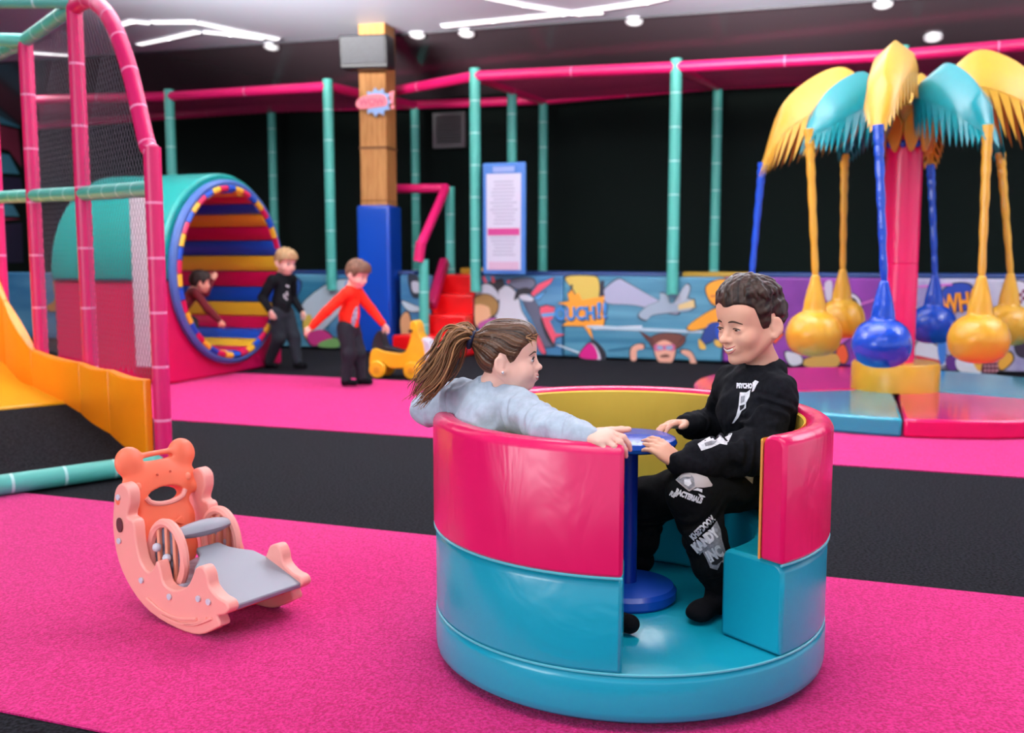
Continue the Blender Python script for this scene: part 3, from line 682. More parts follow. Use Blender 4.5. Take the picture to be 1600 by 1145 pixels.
MB().box(TA + U*(-0.17) - V*0.03 + ZV*0.78, 0.17, 0.04, 1.3, ax=U, ay=V).build('white_panel', mat('white_panel', '#CFCBD2', .5), tn, bevel=0.01)
drum = thing('rolling_barrel', tc_ - ZV*TR - U*TL/2, 'rolling barrel lined with red, yellow and blue padded slats', 'barrel')
bpy.data.objects.remove(drum); 
CY, CB, CR = mat('slat_yellow', '#EDB92E', .34), mat('slat_blue', '#124BB4', .3), mat('slat_red', '#C60A4A', .34)
shell = MB(); A = np.linspace(0, 2*math.pi, 48, endpoint=False); vs = []
for q in A:
    d = V*math.cos(q)+ZV*math.sin(q)
    for r_, u_ in ((0.692, -TL+.01), (0.692, 0.03), (0.668, 0.03), (0.668, -TL+.01)): vs.append(tc_ + d*r_ + U*u_)
shell.add(vs, [(i*4+k, ((i+1) % 48)*4+k, ((i+1) % 48)*4+(k+1) % 4, i*4+(k+1) % 4) for i in range(48) for k in range(4)])
barrel = shell.build('barrel', mat('barrel_shell', '#1C2F66', .5), tn)
NS = 30
for i in range(NS):
    q = 2*math.pi*(i+0.5)/NS; d = V*math.cos(q)+ZV*math.sin(q); t_ = np.cross(U, d)
    mb = MB(); w2 = math.tan(math.pi/NS)*0.66*0.99
    prof = [(-w2, 0.02), (w2, 0.02), (w2*0.9, -0.012), (w2*0.35, -0.024), (-w2*0.35, -0.024), (-w2*0.9, -0.012)]
    mb.prism(prof, -TL+0.02, 0.045, tc_ + d*0.655, t_, d, U)
    mb.build('slat', (CY, CB, CR)[i % 3], barrel, angle=60)
NL = 42
for i in range(NL):
    q0 = 2*math.pi*i/NL; mb = MB()
    mb.tube([tc_ + (V*math.cos(q)+ZV*math.sin(q))*0.668 + U*0.052 for q in np.linspace(q0+.006, q0+2*math.pi/NL-.006, 4)], 0.026, 8)
    mb.build('rim_pad', (CY, CB, CR)[i % 3], barrel)
sheet_m = mat('tunnel_dark', '#0A0C10', .9)

# ---------------------------------------------------------------- pink-posted slide with its padded run-out
SP = [np.array([-1.545, 4.335]), np.array([-2.135, 5.0]), np.array([-2.62, 5.5]), np.array([-3.08, 6.0])]
sl = thing('play_slide', (SP[0][0], SP[0][1], 0), 'slide with orange side walls, pink padded posts, teal rails and a black run-out mat', 'slide')
PS = 0.037
ap = nrm(np.append(SP[2]-SP[0], 0)); bpv = np.array([ap[1]*-1, ap[0], 0]); bpv = np.array([-ap[1], ap[0], 0]); bpv = bpv if bpv[0]*-0.72 + bpv[1]*-0.7 > 0 else -bpv
P3 = lambda i, z: np.array([SP[i][0], SP[i][1], z])
ZC = 1.265
ztop1, ztop2 = 2.19, 2.11
MB().pad(P3(0, 0), P3(0, 1.42), PS, .24).build('post', [PINKP, PINKJ], sl)
MB().pad(P3(1, 0.1), P3(1, ztop1), PS, .3).build('post', [PINKP, PINKJ], sl)
MB().pad(P3(2, 0.1), P3(2, ztop2), PS, .3).build('post', [PINKP, PINKJ], sl)
MB().pad(P3(3, 0.1), P3(3, ztop2-.0), PS, .3).build('post', [PINKP, PINKJ], sl)
# arched tube from the second post over to the first
d10 = nrm(np.append(SP[0]-SP[1], 0)); Lx = np.linalg.norm(SP[0]-SP[1])
arch_px = [(124, 4), (136, 0), (152, 6), (170, 26), (186, 60), (203, 112), (217, 170), (230, 225), (239, 250)]
nrm_ = np.cross(d10, ZV)
arc = [P3(1, ztop1-0.03)] + [onp(x, y, P3(0, 1), nrm_) for x, y in arch_px[1:-1]] + [P3(0, 1.40)]
arc = spline(arc, 4)
am = MB(); n0 = 0
for i in range(0, len(arc)-1, 4):
    seg_ = arc[i:i+5]
    am.tube(seg_, PS, 14, cap=True)
    am.tube([seg_[-1]-nrm(seg_[-1]-seg_[-2])*.006, seg_[-1]+nrm(seg_[-1]-seg_[-2])*.006], PS*1.02, 14, mi=1)
am.build('arch', [PINKP, PINKJ], sl)
R_ = 0.036
def trail(a, b, r=R_): MB().pad(a, b, r, .19).build('rail', [TEALP, TEALJ], sl)
trail(P3(0, ZC-.02), P3(1, ZC)); trail(P3(1, ZC), P3(2, ZC+.02)); trail(P3(2, ZC+.02), P3(3, ZC+.04)); trail(P3(3, ZC+.04), P3(3, ZC+.06)+ap*.8)
trail(P3(1, ztop1-.02), P3(2, ztop2)); trail(P3(2, ztop2), P3(3, ztop2)); trail(P3(1, ztop1+.0), P3(1, ztop1)+np.array([-.75, -.02, .0])); trail(P3(2, ztop2), P3(2, ztop2)+np.array([-.75, .02, .02]))
trail(P3(0, 0.048)+bpv*.02, P3(0, 0.048)+bpv*1.25, 0.042)
# net
def arch_z(s_):                                        # height of the arch over the post line
    best = None
    xs = [np.dot((p-P3(1, 0))[:2], d10[:2]) for p in arc]; zs = [p[2] for p in arc]
    return float(np.interp(s_, xs, zs))
nm_ = MB(); pitch = 0.034
def netline(p0, p1, clip):                             # clip: function s->(zlo, zhi)
    N_ = 40; prev = None; seg_ = []
    for k in range(N_+1):
        s_ = p0[0] + (p1[0]-p0[0])*k/N_; z_ = p0[1] + (p1[1]-p0[1])*k/N_; lo, hi = clip(s_)
        if lo <= z_ <= hi: seg_.append((s_, z_))
        else:
            if len(seg_) > 1: yield seg_[0], seg_[-1]
            seg_ = []
    if len(seg_) > 1: yield seg_[0], seg_[-1]
for base_, L_, dvec, clip in [(P3(1, 0), Lx, d10, lambda s_: (0.40, arch_z(s_))), (P3(2, 0), np.linalg.norm(SP[1]-SP[2]), nrm(np.append(SP[1]-SP[2], 0)), lambda s_: (0.42, ztop2-.02))]:
    for sg_ in (1, -1):
        k0 = -2.4 if sg_ > 0 else 0.2
        for k in range(int(3.6/pitch/1.6)):
            z0 = k0 + k*pitch*1.6 + (0.2 if sg_ > 0 else 0)
            for (sa, za), (sb, zb) in netline((0, z0), (L_, z0 + sg_*L_*1.6), clip):
                a = base_ + dvec*sa + ZV*za; b = base_ + dvec*sb + ZV*zb
                nm_.tube([a, b], 0.0010, 4, cap=False)
nm_.build('net', GREYNET, sl, kind='stuff')
# orange side wall: level along the run-out, then climbing with the chute
def wall_orange(off, name='side_wall'):
    s2 = np.linalg.norm(SP[2]-SP[0])
    prof = [(0.03, 0.05, 0.418), (0.45, 0.105, 0.425), (0.83, 0.16, 0.43), (s2-.02, 0.2, 0.445), (s2+.45, 0.24, 0.70), (s2+1.3, 0.7, 1.35)]
    for i in range(len(prof)-1):
        mb = MB(); m_ = 6; vs = []
        for k in range(m_+1):
            t_ = k/m_; s_ = prof[i][0]*(1-t_)+prof[i+1][0]*t_; lo = prof[i][1]*(1-t_)+prof[i+1][1]*t_; hi = prof[i][2]*(1-t_)+prof[i+1][2]*t_
            sag = 0.012*math.sin(t_*math.pi)
            for z_, w_ in ((lo, -.0), (hi-sag, -.0), (hi-sag, .035), (lo, .035)):
                vs.append(np.array([SP[0][0], SP[0][1], 0]) + ap*s_ + bpv*(off+w_+sag*(1 if w_ else -1)) + ZV*z_)
        fs = [(k*4+j, (k+1)*4+j, (k+1)*4+(j+1) % 4, k*4+(j+1) % 4) for k in range(m_) for j in range(4)] + [(0, 1, 2, 3), tuple(m_*4+j for j in (3, 2, 1, 0))]
        mb.add(vs, fs).build(name, ORANGE, sl, bevel=0.008)
wall_orange(0.03); wall_orange(1.25)
B0 = np.array([SP[0][0], SP[0][1], 0])
def slab(name, m, prof, w0, w1, bev=0.01):             # prof: (s, z) polyline, thickness below
    mb = MB(); pts = prof + [(s_, max(0.0, z_-0.08)) for s_, z_ in prof[::-1]]
    mb.prism(pts, w0, w1, B0, ap, ZV, bpv); mb.build(name, m, sl, bevel=bev)
slab('run_out_mat', CBLACK, [(0.03, 0.055), (0.5, 0.13), (1.02, 0.205)], 0.03, 1.25)
slab('chute', mat('chute_yellow', '#F6B81C', .3, bump=.05), [(1.03, 0.215), (1.7, 0.25), (2.2, 0.36), (3.1, 1.0)], 0.03, 1.25)

# ---------------------------------------------------------------- palm carousel
PC = np.array([2.48, 6.38, 0.005])
pm = thing('palm_carousel', PC, 'palm tree carousel with yellow and teal vinyl leaves over hanging ball seats', 'carousel')
RC, HP = 1.28, 0.10
for i, (a0, a1) in enumerate([(191, 251), (251, 325), (325, 415), (55, 191)]):
    A = np.radians(np.linspace(a0+.2, a1-.2, 24)); poly = [(0.02*math.cos((A[0]+A[-1])/2), 0.02*math.sin((A[0]+A[-1])/2))] + [(RC*math.cos(q), RC*math.sin(q)) for q in A]
    MB().prism(poly, 0.0, HP, PC, np.array([1., 0, 0]), np.array([0, 1., 0]), ZV).build('platform_pad', [mat('glossy_turquoise', '#1496A8', .12, .6, bump=.04, bscale=4), mat('glossy_pink', '#D4145A', .12, .6, bump=.04, bscale=4)][i % 2], pm, bevel=0.015)
MB().lathe([(0.0, HP), (0.27, HP), (0.27, HP+.16), (0.26, HP+.175), (0.0, HP+.175)], PC, 40).build('hub', YEL, pm, bevel=0.0)
MB().lathe([(0.0, .2), (0.112, .2), (0.112, .9), (0.108, .905), (0.112, .91), (0.112, 1.72), (0, 1.72)], PC, 32).build('column', PINK, pm)
# collar with pointed petals and buttons
MB().lathe([(0.115, 1.74), (0.155, 1.75), (0.175, 1.87), (0.165, 1.885), (0.12, 1.88), (0.0, 1.885)], PC, 32).build('collar', YEL, pm)
for i in range(10):
    q = 2*math.pi*(i+.3)/10; d = np.array([math.cos(q), math.sin(q), 0]); t_ = np.cross(ZV, d)
    pet = closed_spline([np.array([0, 0.12]), np.array([0.052, 0.05]), np.array([0.04, -0.05]), np.array([0.0, -0.13]), np.array([-0.04, -0.05]), np.array([-0.052, 0.05])], 3)
    MB().prism([tuple(p) for p in pet], -0.012, 0.012, PC + d*0.165 + ZV*1.72, t_, nrm(ZV+d*.12), d).build('petal', YEL, pm, bevel=0.006)
    q2 = q + math.pi/10; d2 = np.array([math.cos(q2), math.sin(q2), 0])
    MB().ell(PC + d2*0.135 + ZV*1.645, (.022, .022, .024), n=10, m=6).build('button', BLUE, pm)
def palm_leaf(tip, hgt, width, m, r0=0.12, nt=11):
    tip = np.asarray(tip, float); h = tip-PC; dirv = nrm([h[0], h[1], 0]); side = np.cross(ZV, dirv); Rr = np.hypot(h[0], h[1])
    z0 = 1.86; N = 26
    sp_ = spline([PC + dirv*r0*.5 + ZV*z0, PC + dirv*(r0+Rr*.16) + ZV*(z0+(hgt-z0)*.72), PC + dirv*(Rr*.52) + ZV*hgt, PC + dirv*(Rr*.86) + ZV*(hgt-.07-(hgt-tip[2])*.22), tip + dirv*0.015], 7)
    N = len(sp_)-1; mb = MB(); th = 0.014
    for sgn in (1, -1):
        up, lo = [], []
        for i, p in enumerate(sp_):
            t_ = i/N; w_ = width*(math.sin(math.pi*min(1, t_*.96+.04))**(1.5 if t_ < .48 else .75))
            tan = nrm(sp_[min(N, i+1)] - sp_[max(0, i-1)]); nn = np.cross(side, tan); nn = nn if nn[2] > 0 or i > N*.6 else -nn
            out = side*sgn*0.42*w_ + (-ZV*0.75 - dirv*0.12)*w_*(0.8)
            up.append(p); lo.append(p + out*0.62)
        # body strip
        vs = []; 
        for a, b in zip(up, lo):
            mid_ = (a+b)/2 + side*sgn*0.10*np.linalg.norm(a-b)*1.6
            e = side*sgn*th
            vs += [a+e*.2, mid_+e, b+e, b-e, mid_-e, a-e*.2-ZV*.004]
        K = 6; fs = [(i*K+k, (i+1)*K+k, (i+1)*K+(k+1) % K, i*K+(k+1) % K) for i in range(N) for k in range(K)] + [tuple(range(K))[::-1], tuple(N*K+k for k in range(K))]
        mb.add(vs, fs)
        # pointed fringe
        for j in range(nt*2):
            i0 = N*(j+0.0)/(nt*2); i1 = N*(j+1)/(nt*2)
            if i0 < N*.2: continue
            f = lambda q: lo[int(q)]*(1-q % 1) + lo[min(N, int(q)+1)]*(q % 1)
            a, b = f(i0), f(min(i1, N-1e-6)); w_ = width*(math.sin(math.pi*(i0+i1)/2/N*.96+.05)**(1.5 if i0 < N*.48 else .75))
            tipp = (a+b)/2 + (-ZV*.85 + dirv*(.25) + side*sgn*.12)*w_*.55
            e = side*sgn*th*.8
            mb.add([a+e, b+e, tipp, a-e, b-e], [(0, 1, 2), (3, 2, 4), (0, 2, 3), (1, 4, 2), (0, 3, 4, 1)])
    return mb.build('palm_leaf', m, pm, angle=40)
def ball_seat(tx, ty, bx, by, zt, zb, R, m, twist=True):
    t0 = np.array([tx, ty, zt]); c = np.array([bx, by, zb]); zc = zb+R*.85
    rp = spline([t0, t0*.7 + np.array([bx, by, zc+.36])*.3, np.array([bx, by, zc+.34])], 10)
    rr = [0.019 + 0.011*(1-i/len(rp)) + 0.0025*math.sin(i*2.1) for i in range(len(rp))]
    rope = MB(); rope.tube(rp, rr, 10); ro = rope.build('rope', m, pm)
    prof = [(0.0, -R*.84), (R*.5, -R*.78), (R*.85, -R*.53), (R*.99, -R*.1), (R*.95, R*.22), (R*.78, R*.55), (R*.54, R*.74), (R*.42, R*.82), (R*.37, R*1.15), (R*.28, R*1.55), (R*.19, R*1.9), (R*.13, R*2.1), (R*.0, R*2.12)]
    P_ = [np.array(p) for p in spline([np.array(p) for p in prof], 3)]
    s_ = MB().lathe([(max(0, p[0]), p[1]) for p in P_], (bx, by, zc), 26).build('ball_seat', m, pm, angle=180)
    return s_
BV = mat('ball_blue', '#1446B4', .18, .55, bump=.35, bscale=9, bdist=.02); YV = mat('ball_yellow', '#D39E2A', .28, .5, bump=.3, bscale=9, bdist=.02)
seats = [('C', 1376, 575, 5.46, 1.66, BV, YEL, 2.19, .20, 1370), ('A', 1270, 557, 5.95, 1.70, YV, LEAFT, 2.06, .22, 1263), ('E', 1527, 568, 5.62, 1.68, YV, LEAFT, 2.08, .22, 1541), ('B', 1313, 529, 7.0, 1.66, YV, LEAFT, 2.08, .2, 1320),
         ('F', 1573, 540, 6.7, 1.64, YV, LEAFT, 2.08, .2, 1563), ('D', 1456, 537, 7.1, 1.6, BV, YEL, 2.15, .2, 1455), ('G', 1172, 540, 6.55, 1.56, BV, YEL, 2.14, .26, 1192), ('H', 1660, 556, 6.05, 1.66, BV, YEL, 2.2, .26, 1650)]
for nm, px, yb, Yd, zt, m, lm, hg, wd, pt in seats:
    b = at(px, yb, Yd); t = at(pt, 240, Yd); R = {'C': .163, 'A': .165, 'E': .168, 'B': .165, 'F': .165, 'D': .165, 'G': .165, 'H': .165}[nm]
    ball_seat(t[0], t[1], b[0], b[1], zt, b[2], R, m)
    palm_leaf((t[0], t[1], zt-.03), hg, wd*(2.5 if nm in 'GHAE' else 2.0), lm)

# ---------------------------------------------------------------- spinning cup seat with its table
CC = np.array([0.28, 2.35, 0.0]); RCUP = 0.465
cup = thing('spinning_cup', CC, 'round spinning cup seat with pink padded back, turquoise base and yellow lining', 'cup ride')
MB().lathe([(0, 0.012), (RCUP-.03, 0.012), (RCUP-.03, 0.03), (0, 0.03)], CC, 48).build('pivot_plate', BLK, cup)
MB().lathe([(0, 0.022), (RCUP-.012, 0.022), (RCUP-.002, 0.03), (RCUP, 0.045), (RCUP, 0.108), (RCUP-.004, 0.118), (RCUP-.012, 0.123), (0, 0.125)], CC, 96).build('base', TURQ, cup, angle=60)
GA0, GA1 = math.radians(-54.5), math.radians(360-97.8)    # solid part of the ring, from one side of the doorway round to the other
def ring_pad(name, m, ri, ro, z0, z1, a0, a1, rnd=0.012, n=80, bev=0.008, mi_inner=None):
    prof = [(ri, z0), (ro, z0), (ro, z1-rnd), (ro-rnd*.3, z1-rnd*.3), (ro-rnd, z1), (ri+rnd, z1), (ri+rnd*.3, z1-rnd*.3), (ri, z1-rnd)]
    return MB().lathe(prof, CC, n, a0, a1, close=True).build(name, m, cup, angle=45, bevel=bev, segs=2)
ring_pad('seat_ring', TURQ, 0.300, RCUP-.002, 0.1255, 0.322, GA0+.02, GA1, .02)
ring_pad('back_pad', PINK, 0.408, RCUP+.003, 0.323, 0.588, GA0, GA1, .02)
MB().lathe([(0.4025, 0.324), (0.4075, 0.324), (0.4075, 0.580), (0.4025, 0.576)], CC, 80, GA0+.004, GA1-.004, close=True).build('back_lining', mat('yellow_lining', '#E8C048', .45, .4, bump=.5, bscale=9, bstretch=(1, 1, .35), bdist=.02), cup, angle=50)
for q, s_ in ((GA0, -1),):
    d = np.array([math.cos(q), math.sin(q), 0]); t_ = np.array([-math.sin(q), math.cos(q), 0])
    MB().tube([CC + d*0.409 - t_*s_*-.002 + ZV*.325, CC + d*0.409 - t_*s_*-.002 + ZV*.575], 0.0025, 6).build('piping', mat('orange_piping', '#E89A4A', .5), cup)
for z_, r_ in ((0.1245, RCUP-.004), (0.3225, RCUP+.0005)):
    A = np.linspace(GA0, GA1, 80) if z_ > .2 else np.linspace(0, 2*math.pi, 96, endpoint=False)
    MB().tube([CC + np.array([r_*math.cos(q), r_*math.sin(q), z_]) for q in A], 0.003, 6, closed=z_ < .2).build('seam', mat('seam_turquoise', '#58B8C4', .4), cup)
tb = MB().lathe([(0, .125), (.115, .125), (.121, .132), (.121, .15), (.113, .16), (.05, .166), (0, .166)], CC, 48).build('table', BLUE, cup)
MB().lathe([(0, .16), (.024, .16), (.024, .5), (0, .5)], CC, 24).build('post', mat('dark_blue_gloss', '#0E2F96', .25), tb)
MB().lathe([(0, .497), (.10, .497), (.112, .502), (.116, .511), (.112, .521), (.10, .526), (0, .527)], CC, 48).build('table_top', BLUE, tb)

# ---------------------------------------------------------------- bear rocker with its little slide
RA = math.radians(-36); RF = np.array([math.cos(RA), math.sin(RA), 0]); RN = np.array([-math.sin(RA), math.cos(RA), 0])
rp0 = on(290, 990) + ZV*.005; rk = thing('bear_rocker', rp0 + RN*.13, 'coral pink bear rocker with grey toddler slide on the pink carpet', 'rocking toy')
CORP = mat('pale_coral_plastic', '#F6A598', .42, .4); CORO = mat('coral_plastic', '#FB7A58', .4, .4); GRP = mat('grey_plastic', '#93969F', .45, .4); GRD = mat('dark_grey_plastic', '#6C7488', .5, .4)
out = [(0.122, 0.036), (0.053, 0.004), (-0.039, 0.0), (-0.149, 0.018), (-0.231, 0.064), (-0.286, 0.131), (-0.306, 0.216), (-0.297, 0.289), (-0.285, 0.33), (-0.255, 0.35), (-0.225, 0.336), (-0.222, 0.30), (-0.236, 0.262), (-0.208, 0.252), (-0.201, 0.2), (-0.185, 0.15), (-0.155, 0.128), (-0.13, 0.14), (-0.112, 0.165), (-0.098, 0.14), (-0.085, 0.108), (-0.045, 0.1), (0.01, 0.12), (0.034, 0.15), (0.05, 0.176), (0.078, 0.184), (0.095, 0.165), (0.102, 0.138), (0.134, 0.118), (0.165, 0.112), (0.174, 0.094), (0.155, 0.078), (0.13, 0.07), (0.14, 0.05)]
RWID = 0.27
for k in (0, 1):
    off = 0.0 if k == 0 else RWID-.034
    poly = [tuple(p) for p in closed_spline([np.array(p) for p in out], 3)]
    side = MB().prism(poly, 0.0, 0.034, rp0 + RN*off, RF, ZV, RN).build('rocker_side', CORP, rk, bevel=0.009, segs=3, angle=50)
    so = rp0 + RN*(off-.002 if k == 0 else off+.036); nn = -RN if k == 0 else RN
    for s_, z_ in ((-0.27, .31), (-0.275, .19), (-0.18, .10), (-0.06, .08), (.06, .10), (.10, .10)):
        MB().prism([(.008*math.cos(q), .008*math.sin(q)) for q in np.linspace(0, 6.28, 12, endpoint=False)], -.001, .003, so + RF*s_ + ZV*z_, RF, ZV, nn).build('screw_cap', PALE, side)
    for L in ([(-.16, .055), (-.10, .035), (-.03, .03), (.05, .045)], [(-.10, .022), (-.02, .018), (.05, .035), (.09, .055)], [(0.0, .02), (.045, .03), (.09, .05), (.11, .06)]):
        MB().tube(spline([so + RF*a + ZV*b for a, b in L], 5), [0.002]+[0.005]*13+[0.002]*2 if False else 0.004, 6).build('wave_ridge', CORP, side)
    MB().prism([(.013*math.cos(q), .02*math.sin(q)) for q in np.linspace(0, 6.28, 14, endpoint=False)], -.001, .0025, so + RF*-.268 + ZV*.235, RF, ZV, nn).build('hole', mat('rocker_hole', '#5A2A30', .6), side)
    # spoked round armrest
    wo = rp0 + RN*(0.038 if k == 0 else RWID-.062) + RF*(-.135) + ZV*(.162)
    A = np.linspace(0, 2*math.pi, 36, endpoint=False); ang = lambda q: (0.072*math.cos(q), 0.088*math.sin(q))
    wh = MB().tube([wo + RN*.012 + RF*ang(q)[0] + ZV*ang(q)[1] for q in A], 0.0125, 8, closed=True).build('round_armrest', CORP, rk)
    for dx_ in (-.034, 0, .034):
        hgt = .088*math.sqrt(1-(dx_/.072)**2)
        MB().box(wo + RN*.012 + RF*dx_, .011, .012, hgt*2, ax=RF, ay=RN).build('spoke', mat('pale_orange', '#F2A080', .45), wh, bevel=.003)
    MB().prism([tuple(.92*np.array(ang(q))) for q in A], .016, .021, wo, RF, ZV, RN).build('disc', [GRD, CORP][k], wh)
    for dx_, dz_ in ((-.03, .02), (.012, -.002)): MB().ell(wo + RN*(.0 if k == 0 else .024) + RF*dx_ + ZV*dz_, (.012, .012, .012), n=10, m=7).build('bead', PALE, wh)
# bear back rest
bo = rp0 + RN*RWID/2 + RF*(-.255) + ZV*0.20; bl = nrm(np.array([0, 0, 1.0]) - RF*0.22)
S_ = Field(bo - .26, bo + .30, 0.0035)
Rb = np.stack([RN, bl, -np.cross(RN, bl)], 1); fwdb = np.cross(RN, bl); fwdb = fwdb if np.dot(fwdb, RF) > 0 else -fwdb; Rb = np.stack([RN, bl, fwdb], 1)
S_.frame(Rb, bo)
S_.ell((0, .125, 0), (.118, .074, .024), k=.0); S_.ell((-.082, .196, 0), (.043, .043, .02), k=.012); S_.ell((.082, .196, 0), (.043, .043, .02), k=.012)
S_.cap((-.06, .208, 0), (.06, .208, 0), .0085, k=.006); S_.ell((0, .02, 0), (.092, .075, .022), k=.02); S_.ell((0, -.06, 0), (.086, .07, .02), k=.02)
S_.cap((-.105, .10, -.0), (-.118, .10, 0), .02, k=.01); S_.cap((.105, .10, 0), (.118, .10, 0), .02, k=.01)
S_.ell((0, .092, 0), (.058, .024, .06), k=.004, op='cut'); S_.ell((0, .125, 0), (.075, .035, .06), k=0, op='cut') if False else None
S_.cap((-.056, .108, 0), (.056, .108, 0), .004, k=.002, op='cut') if False else None
S_.ell((0, .196, 0), (.05, .006, .05), k=.003, op='cut')
bear, bv_, bf_ = S_.build('bear_back', CORO, rk)
MB().tube([bo + RN*x + bl*(.094 - .026*math.sqrt(max(0, 1-(x/.062)**2))) + fwdb*.018 for x in np.linspace(-.062, .062, 15)], .0075, 8).build('smile_lip', CORP, bear)
for x, y in ((-.022, .15), (.02, .152)): MB().ell(bo + RN*x + bl*y + fwdb*.0265, (.0035, .0035, .0035), n=8, m=6).build('eye', mat('coral_dark', '#C84A34', .5), bear)
for x in (-.078, .078): MB().ell(bo + RN*x + bl*.128 + fwdb*.0165, (.012, .012, .004), R=Rb, n=10, m=6).build('cheek', mat('coral_light', '#FF8E70', .45), bear)
MB().prism([tuple(p) for p in closed_spline([np.array(q) for q in [(-.035, .012), (-.012, .004), (0, .008), (.012, .004), (.035, .012), (.035, -.012), (.012, -.004), (0, -.008), (-.012, -.004), (-.035, -.012)]], 3)], 0, .008, bo + bl*.012 + fwdb*.018, RN, bl, fwdb).build('bow', CORO, bear, bevel=.002)
# seat, bar and slide board
MB().box(rp0 + RN*RWID/2 + RF*(-.15) + ZV*.085, .18, RWID-.07, .03, ax=RF, ay=RN).build('seat', mat('seat_grey', '#B5A9B8', .5, noise=.2, nscale=40), rk, bevel=.01)
bar_z = .222; mb = MB(); nb = 9
pts = [rp0 + RN*(.048 + (RWID-.096)*t_) + RF*(-.105 + .018*math.sin(math.pi*t_)) + ZV*(bar_z+.006*math.sin(math.pi*t_)) for t_ in np.linspace(0, 1, nb)]
mb.tube(pts, [.020, .024, .030, .033, .034, .033, .030, .024, .020], 12, flat=.62, up=ZV); mb.build('hand_bar', GRP, rk)
prof = [(-.098, .035), (-.06, .045), (-.03, .066), (.0, .094), (.06, .106), (.12, .11), (.24, .112)]
s0 = rp0 + RN*RWID/2 + RF*(-.082) + ZV*.178; sd = nrm(RF*.24 - ZV*.082); sup = nrm(np.cross(sd, RN)); sup = sup if sup[2] > 0 else -sup
board = [(x+.098, y) for x, y in prof] + [(x+.098, -y) for x, y in prof[::-1]]
MB().prism([(x*.78, y) for x, y in board], -.012, .004, s0, sd, RN, sup).build('slide_board', GRP, rk, bevel=.004, segs=2)
MB().box(rp0 + RN*RWID/2 + RF*.06 + ZV*.075, .10, RWID-.06, .02, ax=nrm(RF-ZV*.25), ay=RN).build('brace', mat('coral_under', '#F0604A', .5), rk, bevel=.006)

# ---------------------------------------------------------------- yellow ride-on toy
ro_ = np.array([-0.90, 7.83, 0]); rd = nrm(np.array([1, -0.28, 0])); rs = np.cross(ZV, rd)
ride = thing('ride_on_toy', ro_, 'yellow ride-on toy with black seat back and yellow wheels by the blue pillar pad', 'toy vehicle')
RY = mat('ride_yellow', '#F7B416', .35); rk_ = lambda s_, n_, z_: ro_ + rd*s_ + rs*n_ + ZV*z_
bodyp = [(-.22, .09), (-.21, .20), (-.17, .235), (-.10, .215), (-.02, .205), (.06, .20), (.10, .24), (.13, .33), (.125, .42), (.15, .46), (.185, .43), (.2, .36), (.235, .29), (.25, .2), (.25, .12), (.21, .09), (.16, .135), (.11, .13), (.07, .085), (-.05, .085), (-.10, .13), (-.15, .13), (-.18, .09)]
MB().prism([tuple(p) for p in closed_spline([np.array(p) for p in bodyp], 3)], -.075, .075, ro_, rd, ZV, -rs).build('body', RY, ride, bevel=.014, segs=3)
for sx in (-.14, .15):
    for n_ in (-.095, .095):
        w_ = MB().tube([rk_(sx, n_-.02, .072), rk_(sx, n_+.02, .072)], .07, 18).build('wheel', RY, ride, bevel=.01)
        MB().tube([rk_(sx, n_-.026, .072), rk_(sx, n_+.026, .072)], .03, 12).build('hub_cap', mat('ride_amber', '#E09A14', .4), w_, bevel=.004)
MB().prism([tuple(p) for p in closed_spline([np.array(p) for p in [(-.2, .215), (-.19, .31), (-.15, .37), (-.12, .36), (-.1, .26), (-.03, .235), (.05, .215), (.04, .205), (-.1, .21)]], 3)], -.055, .055, ro_, rd, ZV, -rs).build('seat_back', BLK, ride, bevel=.01)
MB().tube([rk_(.14, -.11, .38), rk_(.14, .11, .38)], .012, 8).build('handlebar', BLK, ride)
MB().prism([(.2, .12), (.28, .14), (.32, .2), (.28, .3), (.23, .33), (.21, .28)], -.07, .07, ro_, rd, ZV, -rs).build('front_shield', PALE, ride, bevel=.01)

# ---------------------------------------------------------------- people
SKIN = mat('skin', '#EDB79C', .5, .35, sss=.12, col2='#E4A68C', nscale=9)
SKIN2 = mat('skin_fair', '#F2C5B2', .5, .35, sss=.12, col2='#EBB5A2', nscale=9)
LIP = mat('lip', '#C26A66', .4); EYEW = mat('eye_white', '#E9E4E0', .25); IRIS = mat('iris', '#2A1A14', .15); LASH = mat('lash', '#2A1C18', .6); BROW = mat('brow', '#4A3226', .7)
TOOTH = mat('tooth', '#F2EEE6', .3); SOCK = mat('black_sock', '#101014', .9, .1, bump=.2, bscale=200)
HOOD = mat('black_sweatshirt', '#16171C', .92, .12, noise=.25, nscale=90, bump=.25, bscale=160, bdist=.002)
PANT = mat('black_joggers', '#0F1012', .92, .12, noise=.25, nscale=90, bump=.25, bscale=160, bdist=.002)
GREYS = mat('grey_sweatshirt', '#AEBBC8', .9, .15, noise=.07, nscale=60, bump=.25, bscale=150, bdist=.002)

